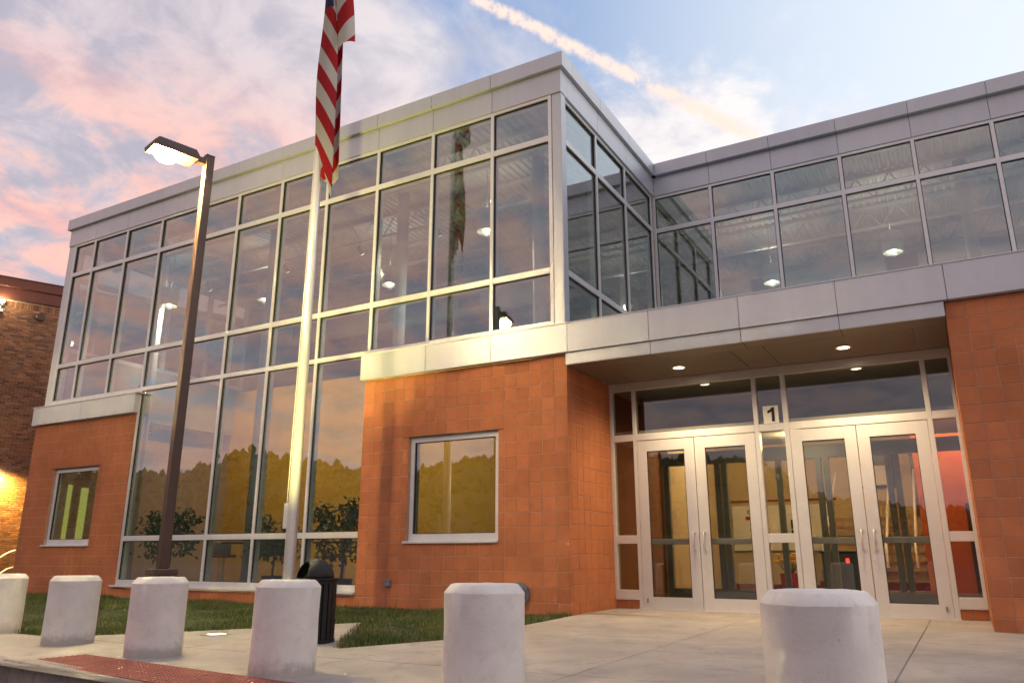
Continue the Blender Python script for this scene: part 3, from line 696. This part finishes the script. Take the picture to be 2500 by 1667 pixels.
# ------------------------------------------------------------------ flagpole, flag, uplight
FX, FYY = -4.06, -1.77; fz = gz(FX, FYY)-.02
fp = thing('flagpole', 'tall brushed aluminium flagpole lit from below in the lawn', 'flagpole', (FX, FYY, fz))
auto_smooth(build('pole', lambda bm: b_cyl(bm, (0, 0, 0), (0, 0, 11.0), .080, .045, 28), M['steelpole'], fp), 60)
build('collar', lambda bm: b_lathe(bm, [(.0, 0), (.19, 0), (.19, .02), (.13, .06), (.085, .075)], 28), M['steelpole'], fp, smooth=True)
cb = thing('x', None, None) if False else None
bx_ = box('cleat_box', (-.135, -.07, 1.16), (-.065, .05, 1.50), M['alu'], fp, .006); bx_.rotation_euler = (0, 0, YAW)
box('lock', (-.142, -.03, 1.33), (-.136, -.015, 1.345), M['gasket'], fp)
build('halyard', lambda bm: b_tube(bm, [(-.078, -.05, 1.5), (-.072, -.03, 5), (-.056, -.03, 10.9)], .005, 6), M['paper'], fp)
build('truck', lambda bm: b_lathe(bm, [(0, 11.0), (.05, 11.0), (.05, 11.06), (.10, 11.10), (.12, 11.18), (.10, 11.26), (0, 11.30)], 20), M['steelpole'], fp, smooth=True)
def flag_mesh():
    # a limp flag: a front fold, a valley, a lobe that lifts in the breeze and a layer behind
    RT = Vector((math.cos(YAW), math.sin(YAW), 0)); FW = Vector((-math.sin(YAW), math.cos(YAW), 0))
    vs, uv, fs = [], [], []; NA, NB = 66, 120; ztop = 9.95
    for j in range(NB+1):
        b = j/NB
        for i in range(NA+1):
            a = i/NA
            zb_front = 7.02-.88*min(1, max(0, a/.42))**1.15             # ragged bottom: hoist side ends higher than the tip
            if a <= .42:                                                 # front fold
                q = a/.42; zend = 6.9-.95*q**1.3; z = ztop+(zend-ztop)*b
                w = .13+.25*(1-math.exp(-(ztop-z)*.55)); x = -.145+.02*math.sin(z*2.1)+q*(w+.03*math.sin(z*1.7)); y = -.13-.07*math.sin(q*math.pi)-.03*math.sin(z*2.6+q*2)
                s = (ztop-z)/.315-q*w/.36*2.15
            elif a <= .70:                                               # lobe, only in the upper part
                q = (a-.42)/.28; zend = 8.62+.14*q; z = ztop+(zend-ztop)*b
                w0 = .13+.25*(1-math.exp(-(ztop-z)*.55)); xv = -.145+.02*math.sin(z*2.1)+w0+.03*math.sin(z*1.7)
                x = xv+q*(.30-.02*b); y = -.13-.10*math.sin(q*math.pi*.9)+.05*q; s = (ztop-z)/.315-w0/.36*2.15+q*.85+.25*q*q
            else:                                                        # layer behind, hanging back to the pole
                q = (a-.70)/.30; zend = 6.42-.12*math.sin(q*3.1); z = ztop+(zend-ztop)*b
                w = .30-.10*(1-b); x = -.03+(1-q)*w-.02; y = .0+.06*math.sin(q*6)-.02*(1-q); s = (ztop-z)/.315+(1-q)*1.6
            p = Vector((-4.0, -1.72, 0))+RT*x+FW*y; vs.append((p.x-FX, p.y-FYY, z-8.0)); uv.append((s, a if z > 9.36-.55*max(0, .12-a) and a < .36 else 2.0))
    for j in range(NB):
        for i in range(NA):
            ai = (i+.5)/NA
            fs.append((j*(NA+1)+i, j*(NA+1)+i+1, (j+1)*(NA+1)+i+1, (j+1)*(NA+1)+i))
    # drop faces that bridge the gathered pieces below the lobe
    keep = []
    for f in fs:
        i0 = f[0] % (NA+1); a0, a1 = i0/NA, (i0+1)/NA
        if (a0 <= .42 < a1) or (a0 <= .70 < a1): continue
        keep.append(f)
    me = bpy.data.meshes.new('flag'); me.from_pydata(vs, [], keep)
    at = me.attributes.new('stripe', 'FLOAT2', 'POINT')
    for k, q in enumerate(uv): at.data[k].vector = q
    for p in me.polygons: p.use_smooth = True
    return me
fm = bpy.data.materials.new('flag_cloth'); fm.use_nodes = True; t = NT(fm.node_tree)
at = t.new('ShaderNodeAttribute', attribute_name='stripe'); sp = t.new('ShaderNodeSeparateXYZ'); t.put(sp.inputs[0], at.outputs['Vector'])
fr_ = t.math('FRACT', t.math('MULTIPLY', sp.outputs[0], .5)); red = t.math('GREATER_THAN', fr_, .5)
c = t.mix(red, (.66, .62, .58), (.48, .012, .020)); c = t.mix(t.math('LESS_THAN', sp.outputs[1], 1.0), c, (.022, .04, .13))
p = t.new('ShaderNodeBsdfPrincipled'); t.put(p.inputs['Base Color'], c); p.inputs['Roughness'].default_value = .8
tl = t.new('ShaderNodeBsdfTranslucent'); t.put(tl.inputs[0], c); mxs = t.new('ShaderNodeMixShader'); mxs.inputs[0].default_value = .42
t.l.new(p.outputs[0], mxs.inputs[1]); t.l.new(tl.outputs[0], mxs.inputs[2]); o_ = t.new('ShaderNodeOutputMaterial'); t.l.new(mxs.outputs[0], o_.inputs[0])
fl = link('flag', flag_mesh(), fm, None, (FX, FYY, 8.0)); tag(fl, 'red and white striped national flag hanging limp from the flagpole', 'flag')
sm = fl.modifiers.new('thick', 'SOLIDIFY'); sm.thickness = .004
ul = thing('ground_uplight', 'round in-ground uplight glowing yellow in the flagpole pad', 'light', (-3.08, -3.72, gz(-3.08, -3.72)+.001))
build('bezel', lambda bm: b_lathe(bm, [(.10, -.05), (.10, .006), (.15, .010), (.165, .004), (.165, -.05)], 40), M['greymetal'], ul, smooth=True)
build('lens', lambda bm: b_lathe(bm, [(0, .003), (.099, .003), (.099, -.02), (0, -.02)], 40), M['uplens'], ul)
lamp('uplight_beam', (0, 0, .02), 2300, (1.0, .86, .22), .06, 52, (-.98, 1.95, 3.5), ul)

# ------------------------------------------------------------------ lamp posts
def street_lamp(lab, loc, rz, energy, zt=5.93):
    s = thing('lamp_post', lab, 'lamp post', loc, rz)                 # arm points along local -y
    g = -loc[2]; z0 = .55
    build('pedestal', lambda bm: b_lathe(bm, [(0, -.1), (.20, -.1), (.20, z0-.02), (.185, z0), (0, z0)], 28), M['conc'], s, smooth=False)
    box('base_plate', (-.15, -.15, z0+.03), (.15, .15, z0+.05), M['bronze'], s, .004)
    box('base_cover', (-.135, -.135, z0+.051), (.135, .135, z0+.125), M['bronze'], s, .01)
    for a in (-1, 1):
        for b in (-1, 1): build('anchor_bolt', lambda bm: (b_cyl(bm, (a*.11, b*.11, z0-.02), (a*.11, b*.11, z0+.085 if False else z0+.032), .012, n=8), b_cyl(bm, (a*.11, b*.11, z0+.004), (a*.11, b*.11, z0+.022), .022, n=6)), M['greymetal'], s)
    box('pole', (-.055, -.055, z0+.126), (.055, .055, zt), M['bronze'], s, .006)
    box('pole_cap', (-.058, -.058, zt), (.058, .058, zt+.012), M['bronze'], s, .003)
    box('arm', (-.04, -.20, zt-.14), (.04, -.056, zt-.05), M['bronze'], s, .004)
    def head(bm):
        vs = []
        for z, w, y0, y1 in ((zt-.165, .155, -.76, -.20), (zt-.11, .16, -.77, -.19), (zt-.02, .115, -.70, -.22)):
            vs.append([bm.verts.new(q) for q in ((-w, y0, z), (w, y0, z), (w, y1, z), (-w, y1, z))])
        for a, b in zip(vs, vs[1:]):
            for k in range(4): bm.faces.new((a[k], a[(k+1) % 4], b[(k+1) % 4], b[k]))
        bm.faces.new(vs[0][::-1]); bm.faces.new(vs[-1])
        for k in range(7): b_box(bm, (-.10, -.66+k*.05, zt-.018), (.10, -.65+k*.05, zt-.008))
    hd = build('lamp_head', head, M['bronze'], s)
    build('lens', lambda bm: b_lathe(bm, [(0, zt-.285), (.06, zt-.28), (.115, zt-.25), (.145, zt-.20), (.15, zt-.166), (0, zt-.166)], 28, (0, -.55)), M['lens'], hd, smooth=True)
    lamp('lamp_bulb', (0, -.55, zt-.34), energy, (1.0, .74, .30), .10, None, None, s)
    return s
street_lamp('dark bronze lamp post with one lit head standing between the bollards and the lawn', (-4.15, -3.67, gz(-4.15, -3.67)-.01), R(-14), 360)
street_lamp('dark bronze lamp post with one lit head on the far lot', (-19.9, -6.4, -.2), R(-60), 220, 6.6)

# ------------------------------------------------------------------ trash can
tc = thing('trash_can', 'black slatted steel trash can with domed lid by the flagpole pad', 'trash can', (-1.61, -3.85, gz(-1.6, -3.85)+.001)); tc.scale = (.9, .9, .88)
TR, THh = .235, .66
build('liner', lambda bm: b_cyl(bm, (0, 0, .03), (0, 0, THh-.03), TR-.030, n=28), M['black'], tc, smooth=False)
for k in range(22):
    s = box('slat', (-.026, -.005, .02), (.026, .005, THh-.02), M['black'], tc); a = 2*math.pi*k/22
    s.location = (math.cos(a)*(TR-.008), math.sin(a)*(TR-.008), THh/2); s.rotation_euler = (0, 0, a+math.pi/2)
for z in (.02, THh-.035): build('hoop', lambda bm: b_lathe(bm, [(TR-.02, z-.012), (TR+.006, z-.012), (TR+.006, z+.014), (TR-.02, z+.014), (TR-.02, z-.012)], 36), M['black'], tc)
build('rim', lambda bm: b_lathe(bm, [(TR-.06, THh-.015), (TR+.022, THh-.015), (TR+.024, THh+.004), (TR-.06, THh+.008), (TR-.06, THh-.015)], 40), M['black'], tc)
def dome(bm):
    n, mth = 40, 12; rr = .20; rows = []
    for j in range(mth+1):
        e = j/mth*math.pi/2; rows.append([bm.verts.new((rr*math.cos(e)*math.cos(2*math.pi*k/n), rr*math.cos(e)*math.sin(2*math.pi*k/n), THh+.006+.205*math.sin(e))) for k in range(n)])
    for j in range(mth):
        for k in range(n):
            az = 2*math.pi*(k+.5)/n; da = (az-R(255)+math.pi) % (2*math.pi)-math.pi; e = (j+.5)/mth
            if (da/R(36))**2+((e-.30)/.36)**2 < 1: continue
            bm.faces.new((rows[j][k], rows[j][(k+1) % n], rows[j+1][(k+1) % n], rows[j+1][k]))
dm = build('lid', dome, M['black'], tc, smooth=True); q = dm.modifiers.new('t', 'SOLIDIFY'); q.thickness = .006

# ------------------------------------------------------------------ small wall things
ob_ = thing('outlet_box', 'small grey weatherproof outlet box low on the block wall', 'outlet', (-3.76, 0, .33))
box('box', (-.055, -.05, -.03), (.055, -.001, .065), M['greymetal'], ob_, .006); box('cover', (-.06, -.06, .05), (.06, -.051, .07), M['greymetal'], ob_, .003)
hc = thing('hose_connection', 'round grey metal wall connection low on the block wall near the corner', 'pipe fitting', (-1.47, 0, .25))
build('flange', lambda bm: b_cyl(bm, (0, -.002, 0), (0, -.03, 0), .15, n=32), M['greymetal'], hc)
build('cap', lambda bm: b_cyl(bm, (0, -.03, 0), (0, -.11, 0), .10, .085, 28), M['greymetal'], hc)
for a in (.5, 2.1, 3.6, 5.2): build('lug', lambda bm: b_cyl(bm, (math.cos(a)*.135, -.03, math.sin(a)*.135), (math.cos(a)*.135, -.06, math.sin(a)*.135), .016, n=8), M['greymetal'], hc)

# ------------------------------------------------------------------ old brick building beyond the left end
BA = R(22.8)
old = thing('old_brick_building', 'old brown brick building with a dark red metal roof edge beyond the glass box', 'building', (-21.6, 3.4, -.3), math.pi/2-BA)
# local +x runs along the wall, local -y faces the camera side
Lz = .3
box('wall', (-9, .012, 0), (11, 12, 8.95+Lz), M['oldmortar'], old)
def bricks():
    rnd = random.Random(5); vs, fs, cols = [], [], []
    def one(x0, x1, z0, z1):
        y = rnd.uniform(-.0015, .0015); e = .003; b = len(vs)
        vs.extend([(x0+e, y, z0+e), (x1-e, y, z0+e), (x1-e, y, z1-e), (x0+e, y, z1-e), (x0, y+.016, z0), (x1, y+.016, z0), (x1, y+.016, z1), (x0, y+.016, z1)])
        fs.extend([(b, b+1, b+2, b+3), (b+1, b, b+4, b+5), (b+2, b+1, b+5, b+6), (b+3, b+2, b+6, b+7), (b, b+3, b+7, b+4)])
        q = rnd.random(); c = (.30, .118, .055) if q < .45 else (.22, .09, .046) if q < .72 else (.37, .17, .08) if q < .9 else (.14, .062, .04); k = rnd.uniform(.85, 1.15)
        cols.extend([(c[0]*k, c[1]*k, c[2]*k, 1)]*8)
    CH = .0677; n = int((8.447+Lz)/CH)
    for r in range(n):
        z = r*CH; x = -3.2+(.1 if r % 2 else 0)
        while x < 4.0: one(x, x+.194, z, z+CH-.010); x += .204
    z = n*CH; x = -3.2
    while x < 4.0: one(x, x+.058, z, z+.20); x += .068
    me = bpy.data.meshes.new('brick'); me.from_pydata(vs, [], fs); at = me.attributes.new('bc', 'FLOAT_COLOR', 'POINT')
    at.data.foreach_set('color', [q for c in cols for q in c]); return me
bmt = mat('brick_mix', (.2, .085, .045), .9, 0, .2, 9, .3, 150); t = bmt.node_tree; a_ = t.nodes.new('ShaderNodeAttribute'); a_.attribute_name = 'bc'
pr_ = [n for n in t.nodes if n.type == 'BSDF_PRINCIPLED'][0]; t.links.new(a_.outputs['Color'], pr_.inputs['Base Color'])
tag(link('brick', bricks(), bmt, old), kind='stuff')
box('roof_edge', (-9, -.10, 8.68+Lz), (11, .3, 9.06+Lz), M['fascia'], old, .01); box('roof_edge', (-9, -.16, 9.062+Lz), (11, .3, 9.36+Lz), M['fascia'], old, .01); box('roof_cap', (-9, -.18, 9.362+Lz), (11, 12, 9.39+Lz), M['bronze'], old)
build('vent', lambda bm: b_lathe(bm, [(0, 0), (.135, 0), (.135, .06), (.10, .09), (0, .09)], 24), M['bronze'], old, (.295, 0, 8.24+Lz)).rotation_euler = (math.pi/2, 0, 0)
def on_old(x, y, z): v = Matrix.Rotation(math.pi/2-BA, 3, 'Z') @ Vector((x, y, 0)); return (v.x-21.6, v.y+3.4, z)
fl_ = thing('flood_light', 'small lit flood light under the roof edge of the old brick building', 'light', on_old(-.86, -.02, 8.30), math.pi/2-BA)
box('junction_box', (-.10, -.10, -.08), (.10, .015, .0), M['white'], fl_, .01); build('head', lambda bm: b_cyl(bm, (.03, -.12, .24), (.06, -.02, .17), .085, .06, 18), M['white'], fl_)
build('lens', lambda bm: b_cyl(bm, (.028, -.128, .245), (.03, -.121, .241), .075, n=18), M['flood'], fl_)
build('stem', lambda bm: b_tube(bm, [(0, -.05, 0), (.03, -.06, .12)], .015, 8), M['white'], fl_)
lamp('flood_bulb', (.02, -.25, .25), 25, (1, .9, .55), .05, None, None, fl_)
wl = thing('wall_pack_light', 'yellow wall pack light shining down the old brick wall by the stair rail', 'light', on_old(-.30, 0, 3.35), math.pi/2-BA)
box('housing', (-.16, -.20, 0), (.16, .0, .22), M['bronze'], wl, .02); box('lens', (-.13, -.17, -.012), (.13, -.04, -.002), M['flood'], wl)
lamp('wall_pack_bulb', (0, -.28, -.12), 1700, (1.0, .66, .14), .08, 165, (.12, -.05, -3), wl)
hr = thing('stair_railing', 'bright steel pipe stair railing in front of the old brick wall', 'railing', on_old(.6, -1.0, -.1), math.pi/2-BA)
for z in (.98, .50): auto_smooth(build('rail', lambda bm: b_tube(bm, [(-2.2, 0, z-1.55), (-.15, 0, z-.03), (0, 0, z), (1.2, 0, z)], .024, 10), M['steelpole'], hr), 60)
for x in (.02, 1.15): build('post', lambda bm: b_cyl(bm, (x, 0, -.2), (x, 0, .98), .024, n=10), M['steelpole'], hr)

# ------------------------------------------------------------------ inside: pendants
pend = [(-3.13, 1.73, 6.6, 'white drum pendant lamp hanging near the round column at the glass corner'), (-6.59, 3.18, 6.6, 'white drum pendant lamp hanging above the flagpole side of the hall'),
        (-9.85, 2.58, 6.6, 'white drum pendant lamp hanging behind the lamp post in the hall'), (-12.2, 1.72, 6.6, 'white drum pendant lamp hanging at the brick building end of the hall'),
        (3.42, 6.64, 6.6, 'white drum pendant lamp behind the clerestory glass above the entrance'), (.93, 7.31, 6.6, 'white drum pendant lamp behind the clerestory glass near the inner corner'),
        (8.2, 6.9, 6.6, 'white drum pendant lamp far along the clerestory corridor')]
for x, y, z, lab in pend:
    pn = thing('pendant_lamp', lab, 'lamp', (x, y, z), 0, 'drum pendant lamps of the upper floor')
    build('drum', lambda bm: b_lathe(bm, [(0, .045), (.175, .04), (.18, .0), (.19, .0), (.19, .17), (.196, .175), (.19, .18), (.19, .42), (.03, .44), (0, .44)], 32), M['shade'], pn, smooth=True)
    build('bulb', lambda bm: b_lathe(bm, [(0, -.01), (.035, .0), (.05, .03), (.04, .06), (0, .065)], 18), M['bulb'], pn, smooth=True)
    build('cord', lambda bm: b_cyl(bm, (0, 0, .43), (0, 0, 1.36), .008, n=6), M['greymetal'], pn)
    lamp('pendant_bulb', (0, 0, -.03), 260, (1.0, .84, .62), .06, 160, (0, 0, -3), pn)
    lamp('added_ceiling_fill', (0, 0, .47), 28, (1.0, .86, .66), .10, 165, (0, 0, 3), pn)  # lamp added above the closed drum to brighten the ceiling
# lobby lights (ceiling discs), then added wall washers of the hall
for i, (x, y, z, e, lab) in enumerate([
        (.3, 5.8, 3.37, 170, 'ceiling disc light above the lobby wall banner'), (2.9, 5.0, 3.37, 170, 'ceiling disc light above the lobby stairs'), (1.8, 2.75, 2.555, 30, 'added ceiling disc light brightening the vestibule between the outer and inner doors'), (3.75, 4.15, 3.37, 80, 'ceiling disc light in front of the orange lobby wall')]):  # the vestibule disc is added to brighten the inner door frames
    wlmp = thing('ceiling_light', lab, 'light', (x, y, z))
    if z > 4: build('bracket', lambda bm: b_tube(bm, [(0, 0, .06), (0, .9, .14), (0, 1.29, .14)], .02, 8), M['greymetal'], wlmp)
    build('housing', lambda bm: b_lathe(bm, [(0, .02), (.13, .02), (.12, .06), (0, .06)] if z > 4 else [(0, 0), (.13, 0), (.13, .003), (0, .003)], 24), M['white'], wlmp)
    build('lens', lambda bm: b_lathe(bm, [(0, .012), (.11, .012), (.11, .019), (0, .019)] if z > 4 else [(0, -.008), (.11, -.008), (.11, -.001), (0, -.001)], 24), M['soft'], wlmp)
    lamp('ceiling_bulb', (0, 0, -.06), e, (1.0, .72, .34), .15, None, None, wlmp)

for x, lab in ((-12.0, 'small added spotlight under the roof joists washing the ochre wall at the brick building end'), (-9.3, 'small added spotlight under the roof joists washing the ochre wall behind the lamp post'), (-7.0, 'small added spotlight under the roof joists washing the ochre wall behind the flagpole'), (-4.9, 'small added spotlight under the roof joists washing the ochre wall beside the round column')):
    ts = thing('added_wall_spot', lab, 'light', (x, 2.6, 7.468))  # spots added under the joists to light the ochre wall
    build('stem', lambda bm: b_cyl(bm, (0, 0, 0), (0, 0, -.10), .012, n=8), M['black'], ts); build('head', lambda bm: b_cyl(bm, (0, -.06, -.09), (0, .09, -.20), .045, .055, 16), M['black'], ts)
    build('lens', lambda bm: b_cyl(bm, (0, .090, -.201), (0, .094, -.204), .048, n=16), M['soft'], ts)
    lamp('added_spot_beam', (0, .11, -.22), 620, (1.0, .74, .34), .05, 78, (0, 2.7, -4.6), ts)
# ------------------------------------------------------------------ inside: plants, tables, stools
def indoor_tree(lab, x, y, h, r, seed):
    rnd = random.Random(seed); tr = thing('potted_tree', lab, 'plant', (x, y, 0))
    build('pot', lambda bm: b_lathe(bm, [(0, 0), (.16, 0), (.20, .34), (.205, .36), (.18, .36), (.175, .33), (0, .33)], 24), M['pot'], tr, smooth=False)
    tips = []
    def tk(bm):
        b_tube(bm, [(0, 0, .3), (.02, .01, .7), (-.01, .02, h*.62)], .022, 8)
        for k in range(11):
            a = k*2.4+rnd.random(); z = .75+(h-.9)*rnd.random(); l = r*(.6+.5*rnd.random()); e = (math.cos(a)*l, math.sin(a)*l, z+.25*rnd.random()+.05)
            b_tube(bm, [(0, .01, min(z, h*.6)), (e[0]*.5, e[1]*.5, z+.12), e], .008, 6); tips.append(e)
    build('trunk', tk, M['bark'], tr)
    vs, fs = [], []
    for e in tips:
        for k in range(64):
            c = Vector(e)+Vector((rnd.gauss(0, .11), rnd.gauss(0, .11), rnd.gauss(-.03, .12))); dr = Vector((rnd.gauss(0, 1), rnd.gauss(0, 1), -.7+rnd.gauss(0, .6))).normalized(); sd_ = dr.orthogonal().normalized()*.026; l = .125
            b = len(vs); vs += [c[:], (c+dr*l*.5+sd_)[:], (c+dr*l)[:], (c+dr*l*.5-sd_)[:]]; fs.append((b, b+1, b+2, b+3))
    me = bpy.data.meshes.new('foliage'); me.from_pydata(vs, [], fs); link('foliage', me, M['leaf'], tr)
indoor_tree('leafy potted tree behind the tall glass beside the lamp post', -10.2, 1.0, 1.62, .45, 1)
indoor_tree('leafy potted tree behind the tall glass next to the block wall', -5.55, .95, 1.55, .42, 2)
indoor_tree('small leafy potted tree behind the flagpole', -8.1, 1.8, 1.25, .30, 3)
def stool(lab, x, y, rz):
    s = thing('bar_stool', lab, 'stool', (x, y, 0), rz, 'red bar stools in the hall')
    build('base', lambda bm: b_lathe(bm, [(0, 0), (.20, 0), (.20, .012), (.04, .03), (0, .03)], 24), M['steelpole'], s); build('post', lambda bm: b_cyl(bm, (0, 0, .03), (0, 0, .70), .022, n=12), M['steelpole'], s)
    box('seat', (-.2, -.19, .70), (.2, .19, .76), M['redseat'], s, .02, 2); build('backrest', lambda bm: b_box(bm, (-.19, .165, .761), (.19, .185, 1.02), .008), M['greymetal'], s)
    build('footrest', lambda bm: b_tube(bm, [(.15*math.cos(k*math.pi/8), .15*math.sin(k*math.pi/8), .28) for k in range(17)], .009, 6), M['steelpole'], s)
def table(lab, x, y):
    s = thing('high_table', lab, 'table', (x, y, 0), 0, 'high tables in the hall')
    box('top', (-.55, -.32, .98), (.55, .32, 1.02), M['wood'], s, .006); box('post', (-.03, -.03, .03), (.03, .03, .979), M['steelpole'], s); box('foot', (-.35, -.25, 0), (.35, .25, .029), M['greymetal'], s)
stool('bar stool with red seat behind the tall glass, beside the lamp post tree', -9.75, 2.0, 1.2); table('high table with dark top between the lamp post and the flagpole', -9.2, 2.2)
stool('bar stool with red seat behind the flagpole', -8.75, 1.9, -1.4); table('high table with dark top behind the trash can', -6.9, 2.5); stool('bar stool with red seat above the trash can lid', -6.75, 2.0, -.7); stool('bar stool with red seat half hidden by the block wall tree', -6.05, 2.2, 2.4)
# lobby wall banner and counter
bn = thing('wall_banner', 'white wall banner with red and black lettering seen through the entrance doors', 'banner', (-.2, 8.93, .85))
box('sheet', (-.55, -.004, 0), (1.55, .004, 1.0), M['paper'], bn)
for s, z, sz, m, x in (('ST', .42, .30, 'ink', .0), ('HOO', .24, .15, 'ink', .02), ('ORI', .82, .12, 'ink', -.1)):
    o = link('lettering', text_mesh(s, sz, True), M[m], bn, (x, -.008, z)); o.rotation_euler = (math.pi/2, 0, 0)
build('crest', lambda bm: [b_box(bm, (.75+i*.19, -.012, .25+j*.22), (.92+i*.19, -.006, .45+j*.22)) for i in range(2) for j in range(2)], M['ink'], bn)
box('red_bar', (-.25, -.010, .68), (.25, -.006, .76), M['redink'], bn)
ct = thing('reception_counter', 'low dark counter with a red display inside the entrance', 'counter', (2.05, 4.7, 0))
box('body', (-.28, 0, 0), (.28, .4, .78), M['darkgrey'], ct, .01); box('top', (-.31, -.03, .781), (.31, .43, .82), M['black'], ct, .006); box('display', (.10, -.012, .63), (.15, -.002, .70), M['led'], ct)

nt = thing('paper_notice', 'narrow white paper notice stuck on the inner lobby door', 'notice', (2.56, 3.885, .95)); box('sheet', (-.06, -.003, 0), (.06, .003, .55), M['paper'], nt)
build('print_line', lambda bm: [b_box(bm, (-.04, -.005, .06+k*.07), (.04, -.0035, .075+k*.07)) for k in range(7)], M['greymetal'], nt)
pc = thing('framed_notice', 'dark framed notice board on the cream wall above the stairs', 'frame', (2.35, 8.97, 2.15)); box('frame', (-.42, -.03, 0), (.42, .02, .95), M['ink'], pc); box('sheet', (-.36, -.036, .06), (.36, -.031, .89), M['paper'], pc); box('picture', (-.30, -.041, .48), (.30, -.037, .84), M['darkgrey'], pc)
vs_ = thing('flower_planter', 'red planter of yellow flowers standing on the lobby floor', 'planter', (.95, 6.2, 0)); yel = mat('yellow_petal', (.80, .45, .02), .6)
build('tub', lambda bm: b_lathe(bm, [(0, 0), (.15, 0), (.19, .42), (.17, .42), (.16, .38), (0, .38)], 20), M['redink'], vs_)
rf = random.Random(8); hd_ = [(rf.gauss(0, .14), rf.gauss(0, .12), .55+rf.random()*.22) for k in range(16)]
build('stems', lambda bm: [b_tube(bm, [(0, 0, .36), (x*.6, y*.6, .5), (x, y, z)], .006, 5) for x, y, z in hd_], M['leaf'], vs_)
for x, y, z in hd_: build('flower', lambda bm: b_lathe(bm, [(0, -.02), (.05, .0), (.055, .015), (.02, .03), (0, .02)], 9), yel, vs_, (x, y, z))
# ------------------------------------------------------------------ hills across the lot (mirrored in the glass)
def hills():
    vs, fs = [], []; NA, NR = 150, 26; rnd = random.Random(11)
    def ridge(az):
        pts = [(-200, 5.0), (-150, 5.0), (-145, 5.2), (-140, 6.9), (-136, 6.2), (-131, 5.5), (-122, 6.9), (-112, 7.0), (-105, 6.6), (-98, 3.6), (-92, 2.8), (-60, 3.2), (0, 3.5)]
        for (a, e), (b, g) in zip(pts, pts[1:]):
            if a <= az <= b: k = (az-a)/(b-a); k = k*k*(3-2*k); return e+(g-e)*k
        return 3.5
    for i in range(NA+1):
        az = -200+190*i/NA
        for j in range(NR+1):
            rr = 85+j*7; q = min(1, j/18); top = math.tan(R(ridge(az)))*210
            z = -.4+top*q*q*(3-2*q)*(1 if j <= 18 else 1-(j-18)*.03)+(rnd.random()*1.4*q); vs.append((CAM.x+rr*math.cos(R(az)), CAM.y*0+rr*math.sin(R(az)), z))
    for i in range(NA):
        for j in range(NR): b = i*(NR+1)+j; fs.append((b, b+NR+1, b+NR+2, b+1))
    me = bpy.data.meshes.new('hill'); me.from_pydata(vs, [], fs); return me, vs
hm, hv = hills(); tag(link('hill', hm, M['hillm']), kind='structure')
def wood():
    rnd = random.Random(4); vs, fs = [], []
    for k in range(13000):
        c = Vector(hv[rnd.randrange(len(hv))]); c += Vector((rnd.uniform(-4, 4), rnd.uniform(-4, 4), 0)); h = rnd.uniform(1.0, 2.6); w = rnd.uniform(.5, 1.2)
        if c.z < 3: continue
        b = len(vs); n = 6
        for z, s in ((0, .5), (.35, 1), (.7, .75), (1, .12)):
            for q in range(n): a = q*2*math.pi/n+z; s2 = s*rnd.uniform(.75, 1.2); vs.append((c.x+w*s2*math.cos(a), c.y+w*s2*math.sin(a), c.z-.6+h*z*rnd.uniform(.92, 1.06)))
        for r in range(3):
            for q in range(n): fs.append((b+r*n+q, b+r*n+(q+1) % n, b+(r+1)*n+(q+1) % n, b+(r+1)*n+q))
        fs.append([b+3*n+q for q in range(n)])
    me = bpy.data.meshes.new('hill_wood'); me.from_pydata(vs, [], fs); return me
tag(link('hill_wood', wood(), M['hillm']), 'wooded crest of the hill across the lot', 'woods', kind='stuff')
